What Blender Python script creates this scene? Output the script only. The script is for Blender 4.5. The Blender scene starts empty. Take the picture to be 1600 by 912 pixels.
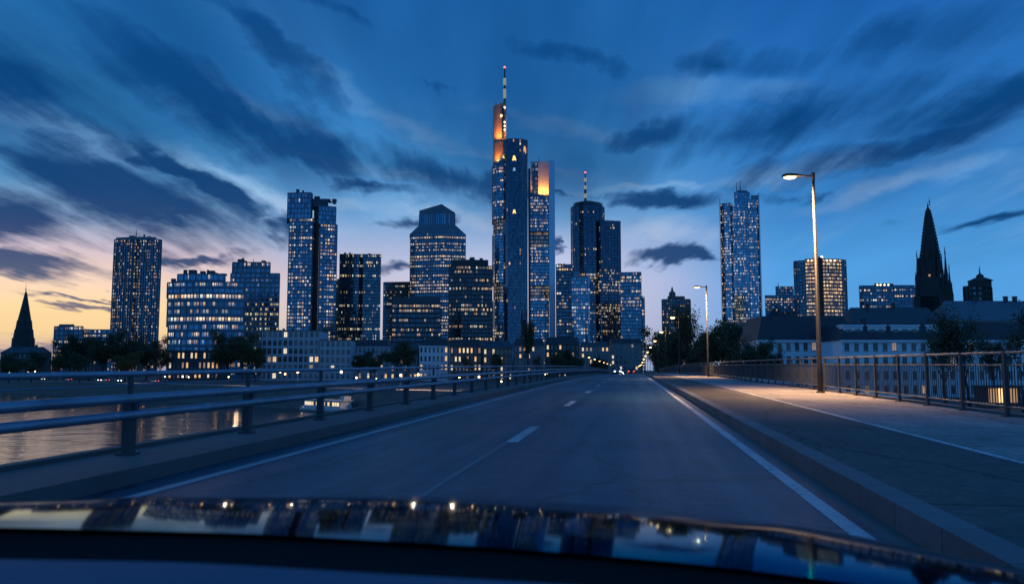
import bpy, math, random
from mathutils import Vector, Matrix
R = math.radians
sin, cos, tan, pi = math.sin, math.cos, math.tan, math.pi
C = bpy.data.collections.new("city"); bpy.context.scene.collection.children.link(C)
sc = bpy.context.scene

# ------------------------------------------------------------------ camera
EYE = 1.3
YAW = R(8.1)                       # the car looks a little left of the road (+Y)
PIT = math.atan((578-456)/1300)
FPX = 1300.0
cam = bpy.data.cameras.new("camera"); cam_o = bpy.data.objects.new("camera", cam); C.objects.link(cam_o)
cam_o.location = (0, 0, EYE)
cam_o.rotation_euler = (pi/2 + PIT, 0, YAW)
cam.sensor_width = 36; cam.lens = FPX/1600*36
cam.clip_start = 0.05; cam.clip_end = 30000
cam.dof.use_dof = True; cam.dof.focus_distance = 120; cam.dof.aperture_fstop = 5.0
sc.camera = cam_o
sc.render.resolution_x = 1024; sc.render.resolution_y = 583
sc.view_settings.view_transform = 'Standard'; sc.view_settings.look = 'None'
sc.view_settings.exposure = 0.22; sc.view_settings.gamma = 1; sc.view_settings.use_curve_mapping = False
sc.render.engine = 'CYCLES'
cy = sc.cycles
cy.use_denoising = True
try: cy.denoiser = 'OPENIMAGEDENOISE'
except Exception: pass
cy.max_bounces = 6; cy.diffuse_bounces = 2; cy.glossy_bounces = 4; cy.transmission_bounces = 2
cy.caustics_reflective = False; cy.caustics_refractive = False
cy.sample_clamp_indirect = 16.0

def s2l(c):
    return tuple((v/255/12.92 if v/255 <= .04045 else ((v/255+.055)/1.055)**2.4) for v in c)
MROT = Matrix.Rotation(YAW, 3, 'Z') @ Matrix.Rotation(pi/2+PIT, 3, 'X')
HEAD = Vector((-sin(YAW), cos(YAW), 0)); RIGHT = Vector((cos(YAW), sin(YAW), 0))
def ray(px, py): return MROT @ Vector(((px-800)/FPX, (456-py)/FPX, -1))
def P(px, py, D):
    v = ray(px, py); return Vector((0, 0, EYE)) + v*(D/v.dot(HEAD))
def zat(py, D): return P(800, py, D).z
def azel(px, py):
    v = ray(px, py).normalized()
    return math.degrees(math.atan2(v.dot(RIGHT), v.dot(HEAD))), math.degrees(math.asin(v.z))

# ------------------------------------------------------------------ sky
class NT:
    def __init__(s, tree): s.t = tree; s.n = tree.nodes; s.l = tree.links
    def new(s, typ, ins=None, **kw):
        n = s.n.new(typ)
        for k, v in kw.items(): setattr(n, k, v)
        for k, v in (ins or {}).items():
            if isinstance(v, bpy.types.NodeSocket): s.l.new(v, n.inputs[k])
            else: n.inputs[k].default_value = v
        return n
    def math(s, op, a, b=0.0, c=None, clamp=False):
        ins = {0: a, 1: b}
        if c is not None: ins[2] = c
        return s.new('ShaderNodeMath', ins, operation=op, use_clamp=clamp).outputs[0]
    def vmath(s, op, a, b=(0, 0, 0), out=0):
        return s.new('ShaderNodeVectorMath', {0: a, 1: b}, operation=op).outputs[out]
    def mix(s, f, a, b, blend='MIX'):
        n = s.new('ShaderNodeMix', data_type='RGBA', blend_type=blend)
        for i, v in ((0, f), (6, a), (7, b)):
            if isinstance(v, bpy.types.NodeSocket): s.l.new(v, n.inputs[i])
            else: n.inputs[i].default_value = v if i == 0 else (*v[:3], 1)
        return n.outputs[2]
    def ramp(s, f, stops, interp='LINEAR'):
        n = s.new('ShaderNodeValToRGB', {0: f}); e = n.color_ramp.elements
        n.color_ramp.interpolation = interp
        while len(e) < len(stops): e.new(0.5)
        for i, (p, c) in enumerate(stops):
            e[i].position = p; e[i].color = (*c[:3], 1) if not isinstance(c, float) else (c, c, c, 1)
        return n.outputs[0]
    def rng(s, v, a, b, c=0.0, d=1.0, smooth=True):
        return s.new('ShaderNodeMapRange', {0: v, 1: a, 2: b, 3: c, 4: d}, interpolation_type='SMOOTHSTEP' if smooth else 'LINEAR', clamp=True).outputs[0]
    def noise(s, vec, scale, detail=4, rough=.5, out=0, dim='3D'):
        n = s.new('ShaderNodeTexNoise', {'Vector': vec, 'Scale': scale, 'Detail': detail, 'Roughness': rough}, noise_dimensions=dim)
        return n.outputs[out]

W = bpy.data.worlds.new("World"); sc.world = W; W.use_nodes = True
W.node_tree.nodes.clear()
n = NT(W.node_tree)
tc = n.new('ShaderNodeTexCoord').outputs['Generated']
rot = n.new('ShaderNodeVectorRotate', {'Vector': tc, 'Angle': -YAW}, rotation_type='Z_AXIS').outputs[0]
sep = n.new('ShaderNodeSeparateXYZ', {0: rot})
sx, sy, sz = sep.outputs
DEG = 180/pi
az = n.math('MULTIPLY', n.math('ARCTAN2', sx, sy), DEG)
el = n.math('MULTIPLY', n.math('ARCSINE', sz), DEG)
# flat cloud layer, so that streaks run towards one point at the horizon
zz = n.math('ADD', n.math('MAXIMUM', sz, 0.0), 0.07)
plane = n.new('ShaderNodeCombineXYZ', {0: n.math('DIVIDE', sx, zz), 1: n.math('DIVIDE', sy, zz), 2: 0.0}).outputs[0]
plane_s = n.new('ShaderNodeMapping', {0: plane, 'Rotation': (0, 0, R(-6)), 'Scale': (1.0, .17, 1)}).outputs[0]
streak = n.noise(plane_s, 2.1, 6, .55)
broad = n.noise(n.vmath('ADD', plane_s, (7.3, 2.1, 0)), .75, 4, .5)
wv = n.noise(n.vmath('ADD', plane_s, (3.1, 9.2, 0)), 3.0, 5, .6, out=1)
warp = n.vmath('MULTIPLY', n.vmath('SUBTRACT', wv, (.5, .5, .5)), (6.5, 2.4, 0))
wb = n.noise(n.new('ShaderNodeCombineXYZ', {0: n.math('MULTIPLY', az, .09), 1: n.math('MULTIPLY', el, .2), 2: 3.3}).outputs[0], 1.0, 5, .6, out=1)
warp = n.vmath('ADD', warp, n.vmath('MULTIPLY', n.vmath('SUBTRACT', wb, (.5, .5, .5)), (11.0, 4.5, 0)))
ae = n.new('ShaderNodeCombineXYZ', {0: az, 1: el, 2: 0.0}).outputs[0]
aew = n.vmath('ADD', ae, warp)
K = lambda *c: s2l(c)
elf = n.math('DIVIDE', n.math('MAXIMUM', el, 0.0), 40.0)
def st(*lst): return [(e/40.0, K(*c)) for e, c in lst]
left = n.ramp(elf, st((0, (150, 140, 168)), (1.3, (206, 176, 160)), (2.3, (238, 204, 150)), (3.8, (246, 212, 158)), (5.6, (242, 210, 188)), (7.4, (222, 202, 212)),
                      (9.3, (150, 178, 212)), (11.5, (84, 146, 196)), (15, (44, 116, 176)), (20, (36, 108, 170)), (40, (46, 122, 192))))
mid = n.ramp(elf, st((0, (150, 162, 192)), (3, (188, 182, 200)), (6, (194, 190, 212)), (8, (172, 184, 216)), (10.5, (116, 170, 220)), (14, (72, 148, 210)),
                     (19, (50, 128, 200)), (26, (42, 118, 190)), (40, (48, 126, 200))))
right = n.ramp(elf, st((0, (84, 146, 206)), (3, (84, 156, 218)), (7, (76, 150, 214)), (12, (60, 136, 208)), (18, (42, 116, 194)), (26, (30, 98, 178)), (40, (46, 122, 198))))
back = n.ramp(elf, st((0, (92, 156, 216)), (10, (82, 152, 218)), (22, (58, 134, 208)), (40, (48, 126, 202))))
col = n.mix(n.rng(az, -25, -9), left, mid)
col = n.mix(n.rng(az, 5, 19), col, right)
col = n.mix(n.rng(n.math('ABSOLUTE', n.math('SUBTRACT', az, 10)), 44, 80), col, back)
# brighter and darker streaks of thin cloud
high = n.rng(el, 3, 11)
col = n.mix(high, col, n.mix(1.0, col, n.ramp(n.math('ADD', n.math('MULTIPLY', broad, .86), n.math('MULTIPLY', streak, .14)), [(.36, .68), (.5, 1.0), (.62, 1.25)]), 'MULTIPLY'))
col = n.mix(n.math('MULTIPLY', n.rng(streak, .50, .74), n.math('MULTIPLY', n.math('MULTIPLY', high, n.rng(el, 24, 13, .3, 1)), .42)), col, K(128, 176, 222))
dk = n.math('MULTIPLY', n.rng(n.math('ADD', n.math('MULTIPLY', broad, .8), n.math('MULTIPLY', streak, .2)), .42, .58), n.math('MULTIPLY', n.rng(el, 6, 14), .85))
acc = -1.0
CL = [ # px, py, half length, half height, tilt (down to the right), weight : single dark clouds of this sky
 (165, 300, 185, 64, 17, 1.15), (30, 345, 135, 48, 4, 1.1), (50, 417, 125, 25, 1, 1.1), (290, 270, 105, 27, 38, 1.0), (240, 340, 80, 22, 22, .9), (322, 393, 62, 12, 0, .95),
 (430, 342, 48, 32, 10, .95), (120, 473, 52, 5, 2, .9), (125, 492, 64, 6, 1, .95), (290, 150, 340, 46, 20, .85), (380, 55, 190, 30, 33, .8), (40, 110, 220, 50, 12, .85),
 (470, 235, 190, 34, 12, .85), (700, 280, 170, 42, 12, .95), (640, 350, 75, 14, 0, .8), (560, 290, 110, 18, 12, .8), (1000, 215, 190, 34, -5, .9), (1040, 328, 140, 21, 1, 1.05),
 (1045, 406, 100, 12, -3, 1.05), (880, 90, 190, 36, 16, .75), (660, 120, 170, 30, 18, .65), (1230, 180, 170, 50, -10, .85), (1400, 235, 210, 24, -12, .8), (1545, 345, 130, 13, -8, .7),
 (70, 546, 170, 12, 0, .8), (880, 392, 13, 22, 0, .95), (1540, 160, 170, 34, -5, .75), (620, 428, 58, 11, 0, .85), (855, 305, 150, 18, 8, .8), (1130, 90, 160, 26, 4, .6), (1420, 60, 200, 30, -6, .6),
 (200, 215, 150, 20, 24, .7), (540, 20, 180, 26, 24, .7), (1280, 300, 90, 12, -6, .6)]
LT = [ # pale gaps and thin lit streaks
 (400, 300, 120, 22, 24, .7), (590, 325, 150, 12, 8, .7), (560, 262, 150, 10, 10, .55), (720, 352, 90, 16, 4, .6), (1000, 303, 120, 8, 1, .75), (980, 375, 140, 22, 0, .5), (860, 195, 170, 14, 14, .45),
 (640, 200, 170, 14, 16, .45), (1290, 265, 170, 14, -10, .4), (480, 120, 170, 16, 24, .4), (1080, 140, 200, 20, 2, .4), (1420, 290, 160, 16, -8, .35), (120, 205, 170, 24, 12, .35), (780, 250, 120, 8, 10, .5), (420, 175, 130, 12, 20, .4)]
lacc = None
for px, py, a, b, t, w in LT:
    c0 = azel(px, py)
    m = n.new('ShaderNodeMapping', {0: aew, 'Location': (c0[0], c0[1], 0), 'Rotation': (0, 0, R(-t)), 'Scale': (a/22.7, b/22.7, 1)}, vector_type='TEXTURE').outputs[0]
    m = n.rng(n.vmath('LENGTH', m, out=1), 1.35, .1, 0, w)
    lacc = m if lacc is None else n.math('MAXIMUM', lacc, m)
col = n.mix(n.math('MULTIPLY', lacc, n.rng(streak, .32, .60, .3, 1.3), clamp=True), col, n.ramp(elf, st((0, (214, 204, 214)), (8, (206, 208, 226)), (12, (150, 192, 230)), (20, (96, 160, 216)), (40, (80, 150, 210)))))
for px, py, a, b, t, w in CL:
    if py < 290 and px > 330 or py < 230: a, b, w = a*1.3, b*1.45, w*.82
    c0 = azel(px, py)
    m = n.new('ShaderNodeMapping', {0: aew, 'Location': (c0[0], c0[1], 0), 'Rotation': (0, 0, R(-t)), 'Scale': (a/22.7, b/22.7, 1)}, vector_type='TEXTURE').outputs[0]
    m = n.vmath('LENGTH', m, out=1)
    acc = n.math('MAXIMUM', acc, n.math('MULTIPLY', n.math('SUBTRACT', 1.05, m), w)) if not isinstance(acc, float) else n.math('MULTIPLY', n.math('SUBTRACT', 1.05, m), w)
fine = n.noise(n.new('ShaderNodeMapping', {0: plane, 'Rotation': (0, 0, R(-6)), 'Scale': (1.0, .14, 1)}).outputs[0], 3.6, 6, .6)
mixn = n.math('ADD', n.math('MULTIPLY', streak, .45), n.math('MULTIPLY', fine, .55))
acc = n.math('MAXIMUM', acc, -.6)
edge = n.math('ADD', acc, n.math('MULTIPLY', n.math('SUBTRACT', mixn, .5), 2.7))
dens = n.math('MAXIMUM', n.rng(edge, -.12, .72), dk)
cloudcol = n.ramp(elf, st((0, (120, 112, 128)), (3.5, (112, 104, 124)), (5.2, (46, 78, 118)), (7.5, (6, 56, 106)), (13, (2, 54, 108)), (20, (6, 64, 122)), (40, (12, 70, 136))))
col = n.mix(n.math('MULTIPLY', dens, .93), col, cloudcol)
col = n.mix(n.rng(el, -.4, -6), col, K(20, 34, 54))
nish = n.new('ShaderNodeTexSky', sky_type='NISHITA', sun_disc=False, sun_elevation=R(1.0), sun_rotation=R(-38), altitude=100, dust_density=2.0)
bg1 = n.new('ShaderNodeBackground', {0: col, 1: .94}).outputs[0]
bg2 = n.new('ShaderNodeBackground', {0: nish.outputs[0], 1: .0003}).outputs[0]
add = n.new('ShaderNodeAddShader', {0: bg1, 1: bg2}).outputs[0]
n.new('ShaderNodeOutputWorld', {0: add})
W.cycles.sampling_method = 'MANUAL'; W.cycles.sample_map_resolution = 512

# ------------------------------------------------------------------ sun: only the afterglow, low on the left
sun = bpy.data.lights.new("sun", 'SUN'); sun.energy = .05; sun.angle = R(25); sun.color = (1.0, .72, .48)
sun_o = bpy.data.objects.new("sun", sun); C.objects.link(sun_o)
sun_o.rotation_euler = (R(86), 0, R(38)+pi)

# ------------------------------------------------------------------ helpers
def link(o, parent=None):
    C.objects.link(o)
    if parent: o.parent = parent
    return o
class MB:
    def __init__(s): s.v = []; s.f = []; s.uv = []; s.sm = False
    def face(s, pts, uvs=None):
        i = len(s.v); s.v += [tuple(p) for p in pts]; s.f.append(tuple(range(i, i+len(pts))))
        s.uv += list(uvs) if uvs else [(0, 0)]*len(pts)
    def add(s, vs, fs, M=None):
        i = len(s.v); s.v += [tuple(M @ Vector(p)) if M else tuple(p) for p in vs]
        for f in fs: s.f.append(tuple(i+k for k in f)); s.uv += [(0, 0)]*len(f)
    def box(s, x0, x1, y0, y1, z0, z1, M=None):
        vs = [(x, y, z) for z in (z0, z1) for x, y in ((x0, y0), (x1, y0), (x1, y1), (x0, y1))]
        s.add(vs, [(3, 2, 1, 0), (4, 5, 6, 7), (0, 1, 5, 4), (1, 2, 6, 5), (2, 3, 7, 6), (3, 0, 4, 7)], M)
    def prism(s, poly, z0, z1, M=None, caps=True):
        k = len(poly)
        f0 = (lambda i: z0[i]) if isinstance(z0, (list, tuple)) else (lambda i: z0)
        f1 = (lambda i: z1[i]) if isinstance(z1, (list, tuple)) else (lambda i: z1)
        vs = [(x, y, f0(i)) for i, (x, y) in enumerate(poly)] + [(x, y, f1(i)) for i, (x, y) in enumerate(poly)]
        fs = [(i, (i+1) % k, k+(i+1) % k, k+i) for i in range(k)]
        if caps: fs += [tuple(range(k))[::-1], tuple(range(k, 2*k))]
        s.add(vs, fs, M)
    def tube(s, pts, r, k=8, caps=True):
        pts = [Vector(p) for p in pts]; rr = r if isinstance(r, (list, tuple)) else [r]*len(pts)
        vs = []
        up = None
        for i, p in enumerate(pts):
            d = (pts[min(i+1, len(pts)-1)]-pts[max(i-1, 0)]).normalized()
            if up is None or abs(d.dot(up)) > .95: up = Vector((0, 0, 1)) if abs(d.z) < .9 else Vector((1, 0, 0))
            a = d.cross(up).normalized(); b = a.cross(d)
            vs += [p+(a*cos(2*pi*j/k)+b*sin(2*pi*j/k))*rr[i] for j in range(k)]
        fs = [(i*k+j, i*k+(j+1) % k, (i+1)*k+(j+1) % k, (i+1)*k+j) for i in range(len(pts)-1) for j in range(k)]
        fs = [f[::-1] for f in fs]
        if caps: fs += [tuple(range(k)), tuple(range((len(pts)-1)*k, len(pts)*k))[::-1]]
        s.add(vs, fs)
    def lathe(s, prof, k=16, c=(0, 0), M=None, ph=0):
        vs = [(c[0]+r*cos(2*pi*j/k+ph), c[1]+r*sin(2*pi*j/k+ph), z) for r, z in prof for j in range(k)]
        fs = [(i*k+j, i*k+(j+1) % k, (i+1)*k+(j+1) % k, (i+1)*k+j) for i in range(len(prof)-1) for j in range(k)]
        fs += [tuple(range(k))[::-1], tuple(range((len(prof)-1)*k, len(prof)*k))]
        s.add(vs, fs, M)
    def mesh(s, name, m):
        me = bpy.data.meshes.new(name); me.from_pydata(s.v, [], s.f)
        u = me.uv_layers.new(name="UVMap"); flat = [c for p in s.uv for c in p]; u.data.foreach_set("uv", flat)
        if m: me.materials.append(m)
        if s.sm: me.polygons.foreach_set("use_smooth", [True]*len(s.f))
        me.update(); return me
    def build(s, name, m, parent=None, smooth=False):
        s.sm = smooth or s.sm
        return link(bpy.data.objects.new(name, s.mesh(name, m)), parent)
def empty(name, loc=(0, 0, 0), rz=0):
    o = bpy.data.objects.new(name, None); o.location = loc; o.rotation_euler = (0, 0, rz); o.empty_display_size = .5
    C.objects.link(o); return o
def tag(o, label=None, cat=None, group=None, kind=None):
    if label: o["label"] = label
    if cat: o["category"] = cat
    if group: o["group"] = group
    if kind: o["kind"] = kind
    return o
def struct(name, mb, m, smooth=False): return tag(mb.build(name, m, None, smooth), kind='structure')
def kids(o): return list(o.children)
def copy_tree(o, parent=None):
    c = o.copy(); C.objects.link(c)
    if parent: c.parent = parent
    for ch in kids(o): copy_tree(ch, c)
    return c

# ------------------------------------------------------------------ materials
MATS = {}
def mat(name, col, rough=.6, metal=0.0, var=.25, vscale=1.0, spec=.5, bump=0.0, bscale=20.0, coat=0.0):
    if name in MATS: return MATS[name]
    m = bpy.data.materials.new(name); m.use_nodes = True; t = NT(m.node_tree); b = t.n['Principled BSDF']
    g = t.new('ShaderNodeTexCoord').outputs['Object']
    nz = t.noise(g, vscale, 5, .6)
    c = t.mix(nz, tuple(v*(1-var) for v in col), tuple(v*(1+var) for v in col))
    t.l.new(c, b.inputs['Base Color'])
    b.inputs['Roughness'].default_value = rough; b.inputs['Metallic'].default_value = metal
    b.inputs['Specular IOR Level'].default_value = spec; b.inputs['Coat Weight'].default_value = coat
    if bump:
        bp = t.new('ShaderNodeBump', {'Height': t.noise(g, bscale, 4, .6), 'Strength': bump, 'Distance': .02})
        t.l.new(bp.outputs[0], b.inputs['Normal'])
    MATS[name] = m; return m
def emis(name, col, strength, sample=True):
    if name in MATS: return MATS[name]
    m = bpy.data.materials.new(name); m.use_nodes = True; b = m.node_tree.nodes['Principled BSDF']
    b.inputs['Base Color'].default_value = (*col, 1); b.inputs['Emission Color'].default_value = (*col, 1)
    b.inputs['Emission Strength'].default_value = strength
    if not sample: m.cycles.emission_sampling = 'NONE'
    MATS[name] = m; return m
WARM, PALE, COOL = (1.0, .56, .20), (1.0, .76, .42), (.72, .92, .95)
def winmat(name, lit=.25, run=.6, floors=.35, warm=.5, cool=.08, S=1.0, glass=(.012, .03, .05), mull=.22, metal=.8, rough=.08, k=1.0, vcol=.12):
    """A strip of panes behind glass: every pane is lit or dark by chance, lit ones in runs."""
    S *= .62; floors = floors*1.5+.12; glass = (glass[0]*1.3+.012, glass[1]*1.7+.05, glass[2]*2.0+.075); glass = tuple(x*k for x in glass)
    m = bpy.data.materials.new(name); m.use_nodes = True; t = NT(m.node_tree); b = t.n['Principled BSDF']
    uv = t.new('ShaderNodeUVMap').outputs[0]
    s_ = t.new('ShaderNodeSeparateXYZ', {0: uv}); u, v = s_.outputs[0], s_.outputs[1]
    ri = t.new('ShaderNodeObjectInfo').outputs['Random']
    cell = t.math('FLOOR', u); fr = t.math('FRACT', u)
    seed = t.math('MULTIPLY', ri, 913.7)
    wn = t.new('ShaderNodeTexWhiteNoise', {'Vector': t.new('ShaderNodeCombineXYZ', {0: cell, 1: seed, 2: 0.0}).outputs[0]}, noise_dimensions='2D')
    wn2 = t.new('ShaderNodeTexWhiteNoise', {'Vector': t.new('ShaderNodeCombineXYZ', {0: cell, 1: seed, 2: 5.5}).outputs[0]}, noise_dimensions='3D')
    rsep = t.new('ShaderNodeSeparateColor', {0: wn2.outputs[1]})
    run_n = t.noise(t.new('ShaderNodeCombineXYZ', {0: t.math('MULTIPLY', cell, .15), 1: t.math('MULTIPLY', ri, 337.0), 2: 0.0}).outputs[0], 1.0, 2, .5, dim='2D')
    fl = t.new('ShaderNodeTexWhiteNoise', {'W': t.math('MULTIPLY', ri, 71.3)}, noise_dimensions='1D').outputs[0]
    score = t.math('ADD', t.math('MULTIPLY', wn.outputs[0], 1-run), t.math('MULTIPLY', t.rng(run_n, .3, .7, 0, 1, False), run))
    score = t.math('ADD', score, t.math('MULTIPLY', t.math('SUBTRACT', fl, .5), floors))
    vc = t.new('ShaderNodeTexWhiteNoise', {'W': t.math('ADD', cell, .5)}, noise_dimensions='1D').outputs[0]
    score = t.math('ADD', score, t.math('MULTIPLY', t.math('SUBTRACT', vc, .5), vcol))
    on = t.math('GREATER_THAN', score, 1-lit)
    inpane = t.math('MULTIPLY', t.math('GREATER_THAN', fr, mull), t.math('LESS_THAN', fr, 1-mull*.5))
    power = t.math('POWER', rsep.outputs[0], 1.6)
    stv = t.math('MULTIPLY', t.math('ADD', t.math('MULTIPLY', power, 1.5), .16), S)
    stv = t.math('MULTIPLY', stv, t.math('MULTIPLY', t.math('GREATER_THAN', v, .16), t.rng(v, .1, .9, .5, 1.15, False)))
    stv = t.math('MULTIPLY', t.math('MULTIPLY', t.math('MULTIPLY', stv, on), inpane), t.rng(fl, 0, 1, .45, 1.35, False))
    c = t.mix(t.math('LESS_THAN', rsep.outputs[1], warm), PALE, WARM)
    c = t.mix(t.math('LESS_THAN', rsep.outputs[2], cool), c, COOL)
    t.l.new(c, b.inputs['Emission Color']); t.l.new(stv, b.inputs['Emission Strength'])
    g2 = t.mix(rsep.outputs[1], tuple(x*.6 for x in glass), tuple(x*1.5 for x in glass))
    t.l.new(g2, b.inputs['Base Color'])
    b.inputs['Roughness'].default_value = rough; b.inputs['Metallic'].default_value = metal; b.inputs['IOR'].default_value = 2.1
    # panes never sit perfectly in one plane
    nrm = t.new('ShaderNodeNewGeometry').outputs['Normal']
    jit = t.vmath('MULTIPLY', t.vmath('SUBTRACT', wn2.outputs[1], (.5, .5, .5)), (.028, .028, .028))
    t.l.new(t.vmath('NORMALIZE', t.vmath('ADD', nrm, jit)), b.inputs['Normal'])
    m.cycles.emission_sampling = 'NONE'
    return m

# ------------------------------------------------------------------ the bridge road: rises gently and falls behind its crest
def zr(s):
    z = .0092*s - 3.6e-5*s*s
    return z if s < 330 else max(z, -4.0)
def sheet(mb, x0, x1, s0, s1, dz, step=5.0):
    k = max(1, math.ceil((s1-s0)/step))
    for i in range(k):
        a = s0+(s1-s0)*i/k; b = s0+(s1-s0)*(i+1)/k
        mb.face([(x0, a, zr(a)+dz), (x1, a, zr(a)+dz), (x1, b, zr(b)+dz), (x0, b, zr(b)+dz)])
def bar(mb, x0, x1, za, zb, s0, s1, step=5.0):
    k = max(1, math.ceil((s1-s0)/step)); vs = []
    for i in range(k+1):
        a = s0+(s1-s0)*i/k; z = zr(a); vs += [(x0, a, z+za), (x1, a, z+za), (x1, a, z+zb), (x0, a, z+zb)]
    fs = [(i*4+j, i*4+(j+1) % 4, i*4+4+(j+1) % 4, i*4+4+j) for i in range(k) for j in range(4)]
    fs = [f[::-1] for f in fs]
    fs += [(0, 1, 2, 3), (4*k+3, 4*k+2, 4*k+1, 4*k)]
    mb.add(vs, fs)
def line_tube(mb, x, dz, r, s0, s1, step=2.5, k=10):
    m = max(1, math.ceil((s1-s0)/step))
    mb.tube([(x, s0+(s1-s0)*i/m, zr(s0+(s1-s0)*i/m)+dz) for i in range(m+1)], r, k)

def asphalt(name, col, rough, streaks=.5, spec=.5):
    m = bpy.data.materials.new(name); m.use_nodes = True; t = NT(m.node_tree); b = t.n['Principled BSDF']
    g = t.new('ShaderNodeTexCoord').outputs['Object']
    lng = t.noise(t.new('ShaderNodeMapping', {0: g, 'Scale': (1.1, .03, 1)}).outputs[0], 1.3, 4, .6)
    big = t.noise(g, .16, 5, .65); fine = t.noise(g, 55, 3, .7)
    f = t.math('ADD', t.math('MULTIPLY', lng, streaks), t.math('MULTIPLY', big, 1-streaks))
    c = t.mix(t.rng(f, .3, .7), tuple(v*.62 for v in col), tuple(v*1.35 for v in col))
    c = t.mix(t.math('MULTIPLY', t.rng(fine, .45, .75), .6), c, tuple(v*2.6 for v in col))
    med = t.noise(g, 7, 6, .75); c = t.mix(t.rng(med, .42, .66), c, tuple(v*1.9 for v in col)); blot = t.noise(g, .55, 6, .7); c = t.mix(t.rng(blot, .56, .7, 0, .6), c, tuple(v*.4 for v in col))
    # patch seams: narrow cracks
    cr = t.new('ShaderNodeTexVoronoi', {'Vector': t.new('ShaderNodeMapping', {0: t.vmath('ADD', g, t.vmath('MULTIPLY', t.noise(g, .9, 4, .6, out=1), (1.2, 1.2, 0))), 'Scale': (.33, .07, .1)}).outputs[0], 'Scale': 1.0}, feature='DISTANCE_TO_EDGE').outputs[0]
    c = t.mix(t.rng(cr, .014, .002, 0, .8), c, tuple(v*.35 for v in col))
    sy_ = t.new('ShaderNodeSeparateXYZ', {0: g}).outputs
    jt = t.math('ABSOLUTE', t.math('SUBTRACT', t.math('FRACT', t.math('DIVIDE', t.math('ADD', sy_[1], 6.0), 26.0)), .5))
    c = t.mix(t.rng(jt, .0022, .0012, 0, .75), c, tuple(v*.3 for v in col))
    pt = t.noise(t.new('ShaderNodeMapping', {0: g, 'Scale': (.7, .12, 1)}).outputs[0], .8, 1, .4)
    c = t.mix(t.rng(pt, .615, .62, 0, .55), c, tuple(v*.45 for v in col))
    t.l.new(c, b.inputs['Base Color'])
    rr = t.rng(f, .3, .7, rough+.10, rough-.08, False)
    t.l.new(rr, b.inputs['Roughness']); b.inputs['Specular IOR Level'].default_value = spec
    bp = t.new('ShaderNodeBump', {'Height': fine, 'Strength': .35, 'Distance': .006})
    t.l.new(bp.outputs[0], b.inputs['Normal'])
    return m
M_road = asphalt("road_asphalt", (.012, .039, .064), .42, .6, .26)
M_walk = asphalt("walk_asphalt", (.060, .056, .052), .72, .25, .3)
M_pave = asphalt("pavement_slabs", (.20, .18, .17), .7, .2, .3)
def paint(name, col, wear=.5):
    m = mat(name, col, .5, var=.3, vscale=3); t = NT(m.node_tree); b_ = t.n['Principled BSDF']; g = t.new('ShaderNodeTexCoord').outputs['Object']
    src = b_.inputs['Base Color'].links[0].from_socket
    w_ = t.math('ADD', t.math('MULTIPLY', t.noise(g, 14, 4, .7), .6), t.math('MULTIPLY', t.noise(g, .8, 3, .6), .4))
    t.l.new(t.mix(t.rng(w_, .47, .62, 0, wear), src, (.05, .055, .06)), b_.inputs['Base Color']); return m
t = NT(M_pave.node_tree); b_ = t.n['Principled BSDF']; g = t.new('ShaderNodeTexCoord').outputs['Object']; src = b_.inputs['Base Color'].links[0].from_socket
xyz = t.new('ShaderNodeSeparateXYZ', {0: g}).outputs
jx = t.math('ABSOLUTE', t.math('SUBTRACT', t.math('FRACT', t.math('MULTIPLY', xyz[0], 1.18)), .5)); jy = t.math('ABSOLUTE', t.math('SUBTRACT', t.math('FRACT', t.math('MULTIPLY', xyz[1], .59)), .5))
own = t.new('ShaderNodeTexWhiteNoise', {'Vector': t.new('ShaderNodeCombineXYZ', {0: t.math('FLOOR', t.math('MULTIPLY', xyz[0], 1.18)), 1: t.math('FLOOR', t.math('MULTIPLY', xyz[1], .59)), 2: 0.0}).outputs[0]}, noise_dimensions='2D').outputs[0]
src = t.mix(1.0, src, t.ramp(own, [(0, .78), (1, 1.15)]), 'MULTIPLY')
t.l.new(t.mix(t.rng(t.math('MAXIMUM', jx, jy), .484, .494, 0, .7), src, (.03, .03, .03)), b_.inputs['Base Color'])
M_line = paint("road_paint", (.50, .50, .52), .75)
M_oldline = mat("worn_road_paint", (.13, .14, .155), .5, var=.5, vscale=2)
M_kerb = mat("kerb_stone", (.095, .105, .115), .6, var=.45, vscale=2.2, bump=.4)
t = NT(M_kerb.node_tree); b_ = t.n['Principled BSDF']; g = t.new('ShaderNodeTexCoord').outputs['Object']; src = b_.inputs['Base Color'].links[0].from_socket
yy_ = t.new('ShaderNodeSeparateXYZ', {0: g}).outputs[1]
own = t.new('ShaderNodeTexWhiteNoise', {'W': t.math('FLOOR', yy_)}, noise_dimensions='1D').outputs[0]
src = t.mix(1.0, src, t.ramp(own, [(0, .7), (1, 1.15)]), 'MULTIPLY')
t.l.new(t.mix(t.rng(t.math('ABSOLUTE', t.math('SUBTRACT', t.math('FRACT', yy_), .5)), .488, .494), src, (.03, .03, .03)), b_.inputs['Base Color'])
M_conc = mat("bridge_concrete", (.10, .10, .10), .75, var=.45, vscale=.7, bump=.4, bscale=9)
M_gutter = mat("gutter_stone", (.13, .125, .12), .65, var=.4, vscale=1.2)

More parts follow.
